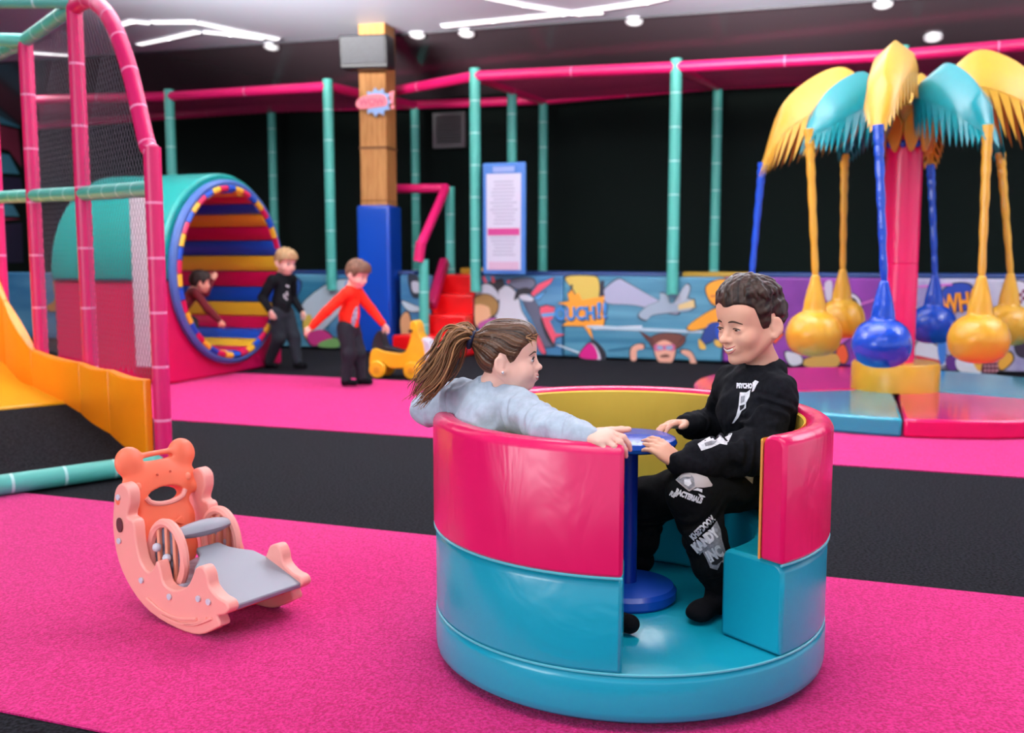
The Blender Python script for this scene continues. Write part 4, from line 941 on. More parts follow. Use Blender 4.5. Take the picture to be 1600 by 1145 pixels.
def head_prims(S, smile=0.0, old=0.0):
    S.ell((-.006, 0, .024), (.082, .074, .078), k=.0)
    S.ell((.030, 0, -.032), (.050, .057-.004*old, .056), k=.03)
    S.ell((.050, 0, .040), (.030, .056, .044), k=.03)          # rounded brow
    S.ell((.058+.006*old, 0, -.080-.005*old), (.017+.002*old, .019, .014+.001*old), k=.024)
    for s in (1, -1):
        S.cap((-.008, s*.055, -.035), (.042, s*.024, -.080), .017, .013, k=.025)
        S.ell((.049+.004*old, s*(.036-.001*old), -.036+.006*old), (.026-.004*old, .025-.003*old, .026 - .005*old), k=.02)
    for s in (1, -1):
        S.ell((.090, s*.032, -.006), (.018, .020, .012), k=.012, op='cut')
        S.ell((.0660, s*.031, -.006), (.0125, .0165, .0125), k=.004)
    S.cap((.073, 0, .000), (.0895+.005*old, 0, -.028), .0065, .0082, k=.012)
    S.ell((.0925+.005*old, 0, -.0295), (.0090, .0098, .0086), k=.006)
    for s in (1, -1): S.ell((.0845, s*.0100, -.0325), (.0085, .0066, .0064), k=.006)
    for s in (1, -1): S.ell((.0925, s*.0055, -.0380), (.003, .0026, .0026), k=.002, op='cut')
    S.ell((.072, 0, -.055), (.014, .024, .014), k=.014)      # muzzle
    S.ell((.0805, 0, -.0515), (.0065, .014, .0040), k=.006)
    S.ell((.0785, 0, -.0635), (.0068, .013, .0042), k=.006)
    for s in (1, -1):                                         # ears
        Re = np.array(basis((0.90, -s*.42, -.12)))
        S.ell((-.014, s*.0790, -.010), (.0165, .0056, .0255), R=Re, k=.004)
        S.ell((-.0105, s*.0855, -.006), (.0105, .0052, .0180), R=Re, k=.003, op='cut')
        S.ell((-.007, s*.0770, -.034), (.009, .0055, .009), R=Re, k=.005)
def skull_d(x, y, z):                                    # distance to the bare skull with its rounded brow
    out = None
    for c, r in (((-.006, 0, .024), (.082, .074, .078)), ((.050, 0, .040), (.031, .057, .045))):
        px, py, pz = x-c[0], y-c[1], z-c[2]
        k0 = np.sqrt((px/r[0])**2+(py/r[1])**2+(pz/r[2])**2); k1 = np.sqrt((px/r[0]**2)**2+(py/r[1]**2)**2+(pz/r[2]**2)**2)+1e-9; d = k0*(k0-1)/k1
        if out is None: out = d
        else: h = np.maximum(.03-np.abs(out-d), 0)/.03; out = np.minimum(out, d) - h*h*.0075
    return out
def hand_prims(S, wrist, fdir, pn, L=.062, side=1, curl=(.35, .5, .4), spread=.10, thumb=(.5, .5), kk=1.0, curls=None):
    # palm normal pn points out of the palm; side=+1 puts the thumb towards cross(fdir, pn)
    f = nrm(fdir); p = nrm(np.asarray(pn, float) - f*np.dot(pn, f)); w = np.cross(f, p)*side; wrist = np.asarray(wrist, float)
    r = .0078*kk
    tips = []
    for i, (off, ln, kl) in enumerate([(.0205, .93, .97), (.0070, 1.0, 1.0), (-.0065, .94, .97), (-.0190, .76, .92)]):
        kn = wrist + f*L*kl*kk + w*off*kk
        S.cap(wrist + f*.010*kk + w*off*.55*kk, kn, .0095*kk, .0085*kk, k=.006)
        d = nrm(f + w*spread*(1.2-i*.8)); q = kn; pp = p
        cs = curl if curls is None else curls[i]
        for j, (sl_, c) in enumerate(zip((.030, .020, .016), cs)):
            d2 = nrm(d*math.cos(c) + pp*math.sin(c)); pp = nrm(pp - d2*np.dot(pp, d2)); d = d2
            q2 = q + d*sl_*ln*kk; S.cap(q, q2, r*(1-.12*j)*(.92 if i == 3 else 1), r*(1-.12*(j+1))*(.92 if i == 3 else 1), k=.0025); q = q2
        tips.append(q)
    S.ell(wrist + f*.034*kk, (.030*kk, .026*kk, .0115*kk), R=np.stack([f, w, np.cross(f, w)], 1), k=.008)
    b = wrist + f*.016*kk + w*.018*kk; d = nrm(f*math.cos(thumb[0]+.35) + w*math.sin(thumb[0]+.35) + p*thumb[1]); q = b + d*.026*kk
    S.cap(b, q, .0115*kk, .0095*kk, k=.006); d = nrm(d + f*.35); q2 = q + d*.022*kk; S.cap(q, q2, .0088*kk, .0080*kk, k=.003); d = nrm(d + f*.3); S.cap(q2, q2 + d*.017*kk, .0078*kk, .0062*kk, k=.003)
    return tips
def face_parts(root, R, t, k, bv, smile, hair_c, gaze=(0, 0), narrow=0.0, teeth=True, sides=(1, -1), lash=1.0):
    W = lambda p: R @ (np.asarray(p, float)*k) + t
    fw = R[:, 0]
    def hit(y, z, push=0.0):
        o = W((.16, y, z)); h = bv.ray_cast(Vector(o), Vector(-fw))
        return (np.array(h[0]) if h[0] is not None else W((.08, y, z))) + fw*push*k
    for s in sides:
        ey = MB(); c = W((.0700, s*.0315, -.0055)); ey.ell(c, ((.0098-.0016*narrow)*k, .0135*k, (.0092-.0068*narrow)*k), R=R, n=18, m=12); e = ey.build('eye', EYEW, root, angle=180)
        gd = nrm(fw + R[:, 1]*gaze[0] + R[:, 2]*gaze[1] + R[:, 1]*s*.10)
        rr = np.cross(gd, R[:, 2]); rr = nrm(rr)
        MB().ell(c + gd*(.0066-.0016*narrow)*k, (.0038*k, (.0064+.002*narrow)*k, (.0070-.0046*narrow)*k), R=np.stack([gd, rr, np.cross(gd, rr)], 1), n=14, m=8).build('iris', IRIS, e, angle=180)
        ys = np.linspace(-.0135, .0135, 9)
        up = [c + fw*(.0098*math.sqrt(max(0.0, 1-(y/.0150)**2))*.98+.0008)*k + R[:, 1]*y*k + R[:, 2]*((.0088-.0052*narrow)*(1-(y/.0145)**2) + .0008)*k for y in ys]
        MB().tube(up, [.0006*k]+[.0015*k*lash]*7+[.0006*k], 6).build('upper_lash', LASH, root, angle=180)
        bp_ = [hit(s*(.013 + .034*q), .0130 + .0060*math.sin(math.pi*min(1, q*.9+.1)) - .004*q, .0006) for q in np.linspace(0, 1, 8)]
        MB().tube(bp_, [.0012*k, .0022*k, .0026*k, .0026*k, .0024*k, .002*k, .0016*k, .0009*k], 6).build('brow', hair_c, root, angle=180)
    wd = .0165 + .0065*smile
    ys = np.linspace(-wd, wd, 13)
    upl = [hit(y, -.0540 + .0065*smile*(y/wd)**2 + (.0012 if abs(y) > .003 else 0), -.0012) for y in ys]
    lol = [hit(y, -.0575 - (.0035*smile+.002)*(1-(y/wd)**2) + .0105*smile*(y/wd)**2*0.6 - .002, -.0012) for y in ys]
    tp = [.0008*k]+[.0017*k]*2+[.0024*k]*7+[.0017*k]*2+[.0008*k]
    if teeth:
        q = [(np.array(a)*.6+np.array(b)*.4) - fw*.0006*k for a, b in zip(upl[2:-2], lol[2:-2])]
        MB().tube(q, .0034*k, 6).build('teeth', TOOTH, root, angle=180)
    MB().tube(upl, tp, 8).build('upper_lip', LIP, root, angle=180); MB().tube(lol, tp, 8).build('lower_lip', LIP, root, angle=180)

def patch(name, poly, place, bv, m, root, push=.0016, sub=5):
    """flat print: polygon (2-D, metres) laid onto cloth by dropping it along the cloth's own normal"""
    org, ax, ay = place; az = np.cross(ax, ay)
    bm = bmesh.new(); vs = [bm.verts.new((p[0], p[1], 0)) for p in poly]; bm.faces.new(vs)
    bmesh.ops.triangulate(bm, faces=bm.faces); 
    for _ in range(sub):
        le = [e for e in bm.edges if e.calc_length() > .010]
        if not le: break
        bmesh.ops.subdivide_edges(bm, edges=le, cuts=1); bmesh.ops.triangulate(bm, faces=bm.faces)
    V_ = [np.array(v.co) for v in bm.verts]; bm.verts.index_update(); F_ = [tuple(v.index for v in f.verts) for f in bm.faces]; bm.free()
    drape(name, V_, F_, place, bv, m, root, push)
def drape(name, V_, F_, place, bv, m, root, push=.0016):
    org, ax, ay = place; az = nrm(np.cross(ax, ay)); out = []; ok = []
    for v in V_:
        o = org + ax*v[0] + ay*v[1] + az*.12; h = bv.ray_cast(Vector(o), Vector(-az), .22)
        good = h[0] is not None
        out.append((np.array(h[0]) + az*push) if good else org + ax*v[0] + ay*v[1]); ok.append(good)
    F_ = [f for f in F_ if all(ok[i] for i in f)]
    if F_: link_mesh(name, out, F_, m, root, angle=180)
def text_on(txt, size, place, bv, m, root, bold=.0, push=.0022, squeeze=1.0, name='lettering', bend=0.0):
    vs, fs = text_mesh(txt, size, bold); vs = np.array(vs); vs[:, 0] *= squeeze; vs[:, 1] += bend*vs[:, 0]**2
    drape(name, [v for v in vs], fs, place, bv, m, root, push)
def strand_noise(p, s=1.0): return np.sin(p*s) * .5 + .3*np.sin(p*s*2.3+1.3) + .2*np.sin(p*s*4.1+.4)

# ------------------------------------------------ boy in black seated in the cup
bt = at(1174, 502, 2.42); psi = math.radians(27); pit = math.radians(10)
bf = np.array([-math.cos(psi), -math.sin(psi), 0])*math.cos(pit) - ZV*math.sin(pit)
BR = basis(bf); BK = .95
boy = thing('person', (0.6, 2.42, .33), 'dark-haired child in a black printed sweatsuit, sitting in the cup and laughing', 'person')
J = dict(neck=at(1191, 574, 2.445), chest=at(1183, 640, 2.43), pel=at(1200, 728, 2.46), ls=at(1212, 614, 2.36), rs=at(1146, 600, 2.52), le=at(1184, 706, 2.29), lw=at(1058, 724, 2.215),
         re=at(1122, 668, 2.60), rw=at(1070, 663, 2.475), lh=at(1196, 744, 2.42), rh=at(1180, 735, 2.52), lk=at(1082, 770, 2.23), rk=at(1012, 782, 2.53), la=at(1123, 915, 2.23), ra=at(998, 862, 2.55))
tf = nrm([-.80, -.60, 0]); tl = nrm(np.cross(ZV, tf))
def body_of(S, J, kk, hd, hands, foot_l, foot_r, slim=1.0):
    S.frame(*hd); hd_ = hd
    head_prims(S, 1.0, 1.0)
    R, t, k = hd
    S.frame()
    nk = R @ (np.array([-.016, 0, -.055])*k) + t
    S.cap(nk, J['neck'], .032*kk, .034*kk, k=.02)
    S.cap(J['neck'], J['chest'], .040*kk, .062*kk, k=.03); S.cap(J['chest'], J['pel'], .062*kk, .066*kk, k=.03)
    S.cap(J['ls'], J['rs'], .034*kk, k=.03)
    for a in ('l', 'r'):
        S.cap(J[a+'s'], J[a+'e'], .030*kk, .025*kk, k=.015); S.cap(J[a+'e'], J[a+'w'], .025*kk, .0185*kk, k=.012)
        S.cap(J[a+'h'], J[a+'k'], .048*kk, .038*kk, k=.02); S.cap(J[a+'k'], J[a+'a'], .036*kk, .024*kk, k=.015)
    for h in hands: hand_prims(S, **h)
    for a, fd in (('l', foot_l), ('r', foot_r)):
        fe = J[a+'a'] + nrm([fd[0], fd[1], 0])*.05; fe[2] = .146; S.cap(J[a+'a'], fe, .018, .012, k=.008)
lo = np.array([.20, 2.05, .115]); hi = np.array([.74, 2.72, .955])
S = Field(lo, hi, .003)
fl_ = np.array([-.65, -.60, -.18]); fr_ = np.array([-.9, -.2, -.18])
lh_f = nrm(at(1024, 693, 2.235) - J['lw']); 
HB_ = [dict(wrist=J['lw'], fdir=lh_f, pn=(-.45, .70, -.55), side=-1, curl=(.25, .45, .35), L=.050, kk=.92, thumb=(.3, .5)),
       dict(wrist=J['rw'], fdir=at(1040, 664, 2.44) - J['rw'] + np.array([0, 0, .004]), pn=(.05, -.25, -1), side=1, curl=(.28, .35, .3), L=.050, kk=.9, thumb=(.4, .3))]
body_of(S, J, 1.0, (BR, bt, BK), HB_, fl_, fr_)
ob, Vb, Fb = S.build('body', SKIN, boy); bvb = bvh_of(Vb, Fb)
face_parts(boy, BR, bt, BK, bvb, 1.25, BROW, gaze=(.0, -.05), narrow=.85)
# short dark hair
H = Field(bt - .15, bt + .15, .0022); H.frame(BR, bt, BK)
def boy_hair(H):
    x, y, z = H.local(); d = skull_d(x, y, z)
    side = np.abs(y)
    zl = np.interp(np.asarray(x, float).ravel(), [-.12, -.07, -.040, -.034, -.014, -.004, .004, .018, .030, .040, .056, .075, .12], [-.060, -.056, -.040, -.012, .022, .020, -.022, -.024, .008, .040, .052, .060, .064]).reshape(x.shape)
    zl = zl + .010*np.clip((side-.03)/.04, -1, 0) + .0035*np.sin(90*y+40*x)
    up = np.clip((z - zl)/.055, 0, 1)
    th = .0022 + .0075*up + .010*np.clip((z-.055)/.05, 0, 1)*np.clip(1.1-np.abs(x-.03)/.09, 0, 1)
    th = th + .0020*np.sin(150*(y + .35*x) + 5*np.sin(38*x+9*z))*up*np.clip((z-.03)/.03, .3, 1) + .0013*np.sin(260*(y-.3*x)+6*np.sin(50*z))*up + .001*np.sin(200*z+60*x)*(1-np.clip((z-.05)/.03, 0, 1))
    dd = d - th; cut = (zl - z)*.8
    h = np.maximum(.006-np.abs(dd-cut), 0)/.006
    dd = np.maximum(dd, cut) + h*h*.0015
    # quiff swept over the brow
    H.g = np.minimum(H.g, (dd*H.T[2]).astype(np.float32))
boy_hair(H)
def skull(th, ph, off):                                   # th from the crown, ph round from the brow
    return np.array([-.006 + (.082+off)*math.sin(th)*math.cos(ph), (.074+off)*math.sin(th)*math.sin(ph), .024 + (.078+off)*math.cos(th)])
hr = random.Random(3)
for i in range(120):
    ph0 = hr.uniform(-2.2, 2.2); th0 = hr.uniform(.05, .75)
    lim = 1.02 if abs(ph0) < .55 else (1.10 if abs(ph0) < 1.0 else 1.15)
    th1 = min(lim - hr.uniform(0, .1), th0 + hr.uniform(.35, .6)); 
    if th1 - th0 < .15: continue
    sw = hr.uniform(.05, .35)*(1 if i % 3 else -1)
    o_ = .009 + (.010 if abs(ph0) < 1.2 else .003)*(1-.5*th0)
    pts = [skull(th0 + (th1-th0)*q, ph0 + sw*q, o_ + .004*math.sin(3.14*q)) for q in (0, .33, .66, 1)]
    H.chain(pts, [.0055, .0075, .0068, .0030], k=.0035)
def hair_attr(R, t, k, f):
    def g(V_):
        q = (V_ - t) @ R / k; return np.clip(.5 + .5*strand_noise(f(q)), 0, 1)
    return g
oh, Vh, Fh = H.build('hair', attr_mat('dark_brown_hair', '#150D0A', '#4A352B', .45, .35), boy, attr=hair_attr(BR, bt, BK, lambda q: 210*(q[:, 1]+.35*q[:, 0]) + 5*np.sin(38*q[:, 0]+9*q[:, 2]) + 60*q[:, 2]))
# sweatshirt
S = Field(np.array([.28, 2.10, .34]), np.array([.74, 2.74, .75]), .003)
S.cap(J['neck']-ZV*.018, J['chest'], .058, .088, k=.03); S.cap(J['chest'], J['pel'] + ZV*.0, .086, .090, k=.03, wr=.004, wn=4)
S.ell(J['chest'] + tl*0 + ZV*.01, (.070, .096, .10), R=basis(tf), k=.03); S.ell(J['pel'] + ZV*.02, (.085, .105, .055), R=basis(tf), k=.03)
S.cap(J['ls'], J['rs'], .044, k=.03)
S.chain([J['ls'], J['le']], [.048, .052], k=.022, wr=.005, wn=4); S.chain([J['le'], J['le']*.3+J['lw']*.7], [.054, .046], k=.018, wr=.0055, wn=3); S.chain([J['le']*.3+J['lw']*.7, J['lw']*.93+J['le']*.07], [.046, .027], k=.01, wr=.003, wn=2); S.cap(J['lw']*.94+J['le']*.06, J['lw'], .027, .025, k=.003)
S.chain([J['rs'], J['re']], [.050, .046], k=.022, wr=.0035, wn=4); S.chain([J['re'], J['rw']*.85+J['re']*.15], [.046, .032], k=.018, wr=.004, wn=3); S.cap(J['rw']*.9+J['re']*.1, J['rw'], .026, .025, k=.003)
cn = nrm(nk_ if False else (BR @ np.array([-.016, 0, -.055]))*BK + bt - J['neck'])
S.cap(J['neck'] - cn*.004, J['neck'] + cn*.09, .041, .044, k=.004, op='cut')
S.rough(.0034, 34); S.rough(.0013, 75)
o, Vs, Fs = S.build('sweatshirt', HOOD, boy); bvs = bvh_of(Vs, Fs)
# collar ring
u1 = nrm(np.cross(cn, tf)); u2 = np.cross(cn, u1)
MB().tube([J['neck'] + cn*.002 + (u1*math.cos(q)+u2*math.sin(q))*.0445 for q in np.linspace(0, 2*math.pi, 40, endpoint=False)], .0075, 8, closed=True).build('collar', mat('black_rib', '#0E0F12', .95, .1, bump=.3, bscale=220), boy)
# joggers
S = Field(np.array([.20, 2.06, .13]), np.array([.74, 2.72, .50]), .003)
S.ell(J['pel']-ZV*.02, (.092, .108, .066), R=basis(tf), k=.03)
for a, s_ in (('l', 1), ('r', 1)):
    S.chain([J[a+'h'], J[a+'k']], [.074, .060], k=.03, wr=.004, wn=3); S.chain([J[a+'k'], J[a+'k']*.25+J[a+'a']*.75], [.057, .047], k=.02, wr=.004, wn=3); S.cap(J[a+'k']*.25+J[a+'a']*.75, J[a+'a'], .047, .033, k=.015, wr=.002, wn=3)
S.rough(.002, 36)
o, Vp, Fp = S.build('joggers', PANT, boy); bvp = bvh_of(Vp, Fp)
# black socks
for a, fd in (('l', fl_), ('r', fr_)):
    A = J[a+'a']; f = nrm([fd[0], fd[1], 0]); zf = .1265
    S = Field(A - np.array([.13, .13, .10]), A + np.array([.15, .15, .16]), .003)
    S.cap(A*.68 + J[a+'k']*.32, A, .032, .029, k=.01); S.cap(A, A - ZV*.02, .029, .027, k=.01); hz = np.array([A[0], A[1], zf+.026]); S.cap(A - ZV*.02, hz - f*.012, .027, .026, k=.015)
    S.cap(hz - f*.012, hz + f*.060, .026, .023, k=.015); S.ell(hz + f*.072 - ZV*.003, (.032, .030, .021), R=basis(f), k=.015)
    S.rough(.001, 60); S.build('sock', SOCK, boy)
# white prints on the suit
PRW = mat('print_white', '#D8D9DE', .7, noise=.12, nscale=160); PRG = mat('print_grey', '#8A8B92', .8, noise=.3, nscale=120); PRP = mat('print_dusty', '#B7AEAE', .8); PRK = mat('print_ink', '#1A1B20', .9)
def plc(px, py, Y, rot, n=None):                        # place facing the camera side at a point near the cloth
    o = at(px, py, Y); n = nrm(O3 - o) if n is None else nrm(n)
    x = nrm(np.cross(ZV, n)); y = np.cross(n, x); c, s_ = math.cos(rot), math.sin(rot)
    return (o, x*c + y*s_, y*c - x*s_)
mpp = 1/700.0
def px_poly(pts, cx, cy): return [((x-cx)*mpp, -(y-cy)*mpp) for x, y in pts]
zk = lambda L: [(1030 + a/5.727, 700 + b/5.727) for a, b in L]
kn = plc(1085, 770, 2.2, 0)
def pprint(name, L, m, bv, c, Y, f=zk, push=.0016):
    P = f(L); patch(name, px_poly(P, *c)[::-1], plc(c[0], c[1], Y, 0), bv, m, boy, push)
pprint('print', [(145, 290), (200, 235), (280, 205), (330, 225), (430, 255), (475, 320), (470, 335), (400, 350), (330, 350), (270, 390), (230, 360)], PRP, bvp, (1085, 760), 2.2)
pprint('print', [(150, 285), (205, 240), (285, 240), (310, 270), (320, 340), (270, 375), (225, 345)], PRG, bvp, (1085, 760), 2.2, push=.0024)
pprint('print', [(222, 285), (275, 278), (290, 320), (262, 345), (226, 325)], PRW, bvp, (1085, 760), 2.2, push=.0032)
pprint('print', [(185, 250), (230, 236), (285, 245), (280, 258), (215, 262), (180, 285)], PRP, bvp, (1085, 760), 2.2, push=.0034)
pprint('print', [(300, 375), (340, 355), (385, 365), (385, 395), (350, 380)], PRW, bvp, (1085, 760), 2.2)
pprint('print', [(350, 405), (400, 420), (415, 435), (370, 440)], PRW, bvp, (1085, 760), 2.2)
pprint('print', [(140, 222), (175, 208), (205, 215), (165, 238)], PRW, bvp, (1085, 760), 2.2)
text_on('BACTERIALS', .017, plc(1076, 776, 2.19, -.33), bvp, PRW, boy, bold=.0012, squeeze=.66, bend=1.5)
text_on('RIP', .015, plc(1052, 773, 2.19, -.5), bvp, PRW, boy, bold=.001, squeeze=.8)
zc = zk
text_on('KHEFDOOM', .019, plc(1098, 825, 2.2, .80), bvp, PRW, boy, bold=.0012, squeeze=.66)
pprint('print', [(290, 870), (400, 810), (510, 645), (545, 720), (560, 810), (600, 930), (605, 1030), (560, 1010), (525, 1085), (460, 1070), (430, 1000), (390, 930), (365, 960), (315, 910)], PRG, bvp, (1105, 850), 2.2)
text_on('KANDY', .030, plc(1102, 845, 2.2, .72), bvp, PRW, boy, bold=.0022, squeeze=.62, push=.0028)
text_on('INC', .034, plc(1117, 866, 2.2, .55), bvp, PRW, boy, bold=.002, squeeze=.62, push=.0028)
pprint('print', [(455, 1000), (500, 960), (560, 940), (575, 990), (520, 1040), (480, 1040)], PRK, bvp, (1105, 850), 2.2, push=.0024)
zs = lambda L: [(1080 + a/5.72, 560 + b/5.72) for a, b in L]
def sprint(L, m, c, Y, push=.0016): pprint('print', L, m, bvs, c, Y, zs, push)
sprint([(430, 290), (490, 290), (530, 260), (520, 330), (490, 390), (490, 440), (450, 470), (425, 530), (380, 590), (362, 595), (400, 520), (420, 430)], PRW, (1160, 640), 2.36)
sprint([(440, 330), (480, 320), (470, 380), (440, 400)], PRG, (1160, 640), 2.36, .0026); sprint([(430, 420), (480, 405), (470, 440), (435, 470)], PRK, (1160, 640), 2.36, .0026)
text_on('PSYCHO', .016, plc(1163, 603, 2.36, .0), bvs, PRW, boy, bold=.0012, squeeze=.6)
sprint([(545, 210), (570, 185), (605, 200), (585, 230), (560, 290), (540, 300), (550, 250)], PRW, (1175, 610), 2.34)
sprint([(60, 770), (130, 720), (200, 680), (270, 610), (330, 625), (415, 610), (370, 660), (350, 710), (320, 770), (260, 760), (180, 800), (95, 830)], PRW, (1120, 682), 2.2)
sprint([(120, 760), (180, 735), (230, 740), (200, 770), (130, 790)], PRG, (1120, 682), 2.2, .0026); sprint([(250, 660), (300, 650), (320, 680), (280, 710), (245, 700)], PRG, (1120, 682), 2.2, .0026); sprint([(210, 700), (240, 690), (235, 730), (205, 730)], PRK, (1120, 682), 2.2, .003)
sprint([(370, 970), (440, 900), (490, 950), (560, 1040), (565, 1120), (500, 1060), (430, 1010), (385, 1010)], PRP, (1160, 730), 2.3) if False else None
pprint('print', [(655, 180), (735, 100), (800, 165), (850, 220), (840, 320), (780, 270), (700, 215)], PRP, bvp, (1162, 735), 2.32); pprint('print', [(730, 190), (790, 180), (830, 270), (800, 275), (750, 235)], PRW, bvp, (1162, 735), 2.32, push=.0026)

# ------------------------------------------------ girl in grey leaning back over the padded rim
gt = at(793, 559, 2.25); ga = math.radians(-7); GK = .79
gf = np.array([math.cos(ga), math.sin(ga), 0])*math.cos(.04) + ZV*math.sin(.04)
GR = basis(gf)
girl = thing('person', (0.0, 2.25, .33), 'child with a curly brown ponytail in a grey sweatshirt, leaning over the pink rim', 'person')
K = dict(neck=at(772, 606, 2.265), chest=at(768, 660, 2.265), pel=np.array([.035, 2.27, .40]), rs=at(806, 640, 2.20), ls=at(728, 622, 2.335), re=at(862, 674, 2.03), rw=at(920, 681, 1.955), le=at(668, 640, 2.39), lw=at(712, 628, 2.60),
         rh=np.array([.05, 2.22, .395]), lh=np.array([.03, 2.33, .395]), rk=np.array([.205, 2.20, .41]), lk=np.array([.19, 2.46, .41]), ra=np.array([.215, 2.135, .19]), la=np.array([.20, 2.53, .19]))
S = Field(np.array([-.32, 1.82, .115]), np.array([.42, 2.72, .86]), .003)
gfl = np.array([.7, -.5, -.2]); gfl2 = np.array([.8, .3, -.2])
hd_ = at(966, 694, 1.90) - K['rw']
HG = [dict(wrist=K['rw'], fdir=hd_ + np.array([0, 0, .010]), pn=(-.05, .50, -.85), side=1, L=.050, kk=.92, thumb=(.5, .15), curls=[(.35, .75, .5), (.4, .8, .5), (.5, .85, .5), (.9, .9, .4)], spread=.18),
      dict(wrist=K['lw'], fdir=(.9, .5, 0), pn=(0, 0, -1), side=-1, L=.046, kk=.82, curl=(.3, .3, .3))]
def girl_body(S):
    S.frame(GR, gt, GK); head_prims(S, 1.0, -.3); S.frame()
    nk = GR @ (np.array([-.018, 0, -.055])*GK) + gt
    S.cap(nk, K['neck'], .027, .029, k=.018); S.cap(K['neck'], K['chest'], .034, .055, k=.03); S.cap(K['chest'], K['pel'], .055, .06, k=.03); S.cap(K['ls'], K['rs'], .028, k=.03)
    for a in ('l', 'r'):
        S.cap(K[a+'s'], K[a+'e'], .026, .022, k=.015); S.cap(K[a+'e'], K[a+'w'], .022, .017, k=.012)
        S.cap(K[a+'h'], K[a+'k'], .042, .034, k=.02); S.cap(K[a+'k'], K[a+'a'], .032, .022, k=.015)
    for h in HG: hand_prims(S, **h)
    for a, fd in (('l', gfl2), ('r', gfl)):
        fe = K[a+'a'] + nrm([fd[0], fd[1], 0])*.04; fe[2] = .146; S.cap(K[a+'a'], fe, .016, .012, k=.008)
girl_body(S)
ob, Vg, Fg = S.build('body', SKIN2, girl); bvg = bvh_of(Vg, Fg)
face_parts(girl, GR, gt, GK, bvg, .7, BROW, gaze=(0, 0), narrow=.15, teeth=True, lash=1.5)
MB().ell(GR @ (np.array([-.004, -.083, -.033])*GK) + gt, (.0032,)*3, n=10, m=6).build('earring', mat('earring', '#D8D8E0', .2, metal=.6), girl)
H = Field(gt - .13, gt + .13, .002); H.frame(GR, gt, GK)
TIE = np.array([-.088, -.004, .052])
def girl_hair(H):
    x, y, z = H.local(); d = skull_d(x, y, z)
    zl = np.interp(np.asarray(x, float).ravel(), [-.12, -.07, -.045, -.032, -.012, .004, .016, .028, .040, .052, .068, .085, .12], [-.062, -.058, -.052, -.016, .020, .014, -.016, -.010, .012, .030, .043, .052, .058]).reshape(x.shape)
    zl = zl + .012*np.clip((np.abs(y)-.03)/.04, -1, 0)
    # ridges run from the hairline to the tie
    ux, uy, uz = x-TIE[0], y-TIE[1], z-TIE[2]; ph = np.arctan2(uy, uz + .35*ux)
    ph = ph + .10*np.sin(34*x+20*z) + .05*np.sin(70*z-40*x)
    th = .0066 + .0010*np.sin(41*ph) + .0008*np.sin(97*ph+1) + .0014*np.sin(13*ph+.6)
    th = th*np.clip((z-zl)/.02, .25, 1) + .006*np.clip((z-.06)/.04, 0, 1)
    dd = d - th; cut = (zl - z)*.8; h = np.maximum(.006-np.abs(dd-cut), 0)/.006
    H.g = np.minimum(H.g, ((np.maximum(dd, cut) + h*h*.0015)*H.T[2]).astype(np.float32))
girl_hair(H)
H.ell(TIE + np.array([.004, 0, 0]), (.02, .024, .024), k=.02)
def ghattr(V_):
    q = (V_ - gt) @ GR / GK - TIE; ph = np.arctan2(q[:, 1], q[:, 2] + .35*q[:, 0])
    ph = ph + .10*np.sin(34*(q+TIE)[:, 0]+20*(q+TIE)[:, 2]) + .05*np.sin(70*(q+TIE)[:, 2]-40*(q+TIE)[:, 0]); return np.clip(.42 + .38*strand_noise(61*ph)+.22*np.sin(13*ph+.6), 0, 1)
GHM = attr_mat('brown_hair', '#24150E', '#785238', .42, .4)
H.build('hair', GHM, girl, attr=ghattr)
for i in range(0): pass
tie = GR @ ((TIE + np.array([-.014, 0, .004]))*GK) + gt
td = nrm(GR @ np.array([-.8, 0, .35])); t1 = nrm(np.cross(td, [0, 1, .1])); t2 = np.cross(td, t1)
MB().tube([tie + (t1*math.cos(q)+t2*math.sin(q))*.0175 for q in np.linspace(0, 2*math.pi, 28, endpoint=False)], .006, 8, closed=True).build('hair_tie', mat('navy_hair_tie', '#141C3C', .7), girl)
pts0 = [(741, 527), (728, 519), (711, 530), (697, 556), (684, 582), (669, 603), (655, 620)]
mb = MB(); at_v = []
rg = random.Random(5)
Y0 = tie[1]
for i in range(330):
    jx, jy, jz = rg.gauss(0, 1), rg.gauss(0, 1), rg.gauss(0, 1); sp1 = .0050; ln = rg.uniform(.72, 1.08); wv = rg.uniform(0, 6.28); wa = rg.uniform(.003, .0075); wf = rg.uniform(2.0, 3.6)
    if i % 6: jx, jy, jz = (cj[0]+jx*.28, cj[1]+jy*.28, cj[2]+jz*.28); wv, wf = cw[0]+rg.gauss(0, .25), cw[1]
    else: cj, cw = (jx, jy, jz), (wv, wf)
    pts = []
    n_ = 18
    base = spline([at(x, y, Y0) for x, y in pts0], 4); m_ = len(base)-1
    for j in range(n_):
        t_ = j/(n_-1)*ln; q = min(t_, 1)*m_; a = int(min(q, m_-1)); p = base[a]*(1-(q-a)) + base[a+1]*(q-a)
        if t_ > 1: p = p + (base[-1]-base[-2])*(t_-1)*m_
        s_ = sp1*(.9 + 2.0*math.sin(math.pi*min(1, t_*.8)) + .5*t_); amp = wa*min(1, t_*2.2)
        pts.append(p + np.array([jx*s_ + amp*math.sin(wf*6.28*t_*.6+wv), jy*s_*1.3, jz*s_*.9 + amp*math.cos(wf*6.28*t_*.6+wv)]))
    r0 = rg.uniform(.0011, .0021); k0_ = len(mb.v); mb.tube(pts, [r0*(1 if j < 2 else (1.25-.0*j)*(1-(j/(n_-1))**2.2*.85)) for j in range(n_)], 5, cap=True)
    at_v += [min(1, max(0, rg.gauss(.5, .25)))]*(len(mb.v)-k0_)
av = np.clip(np.array(at_v)+.0, 0, 1)
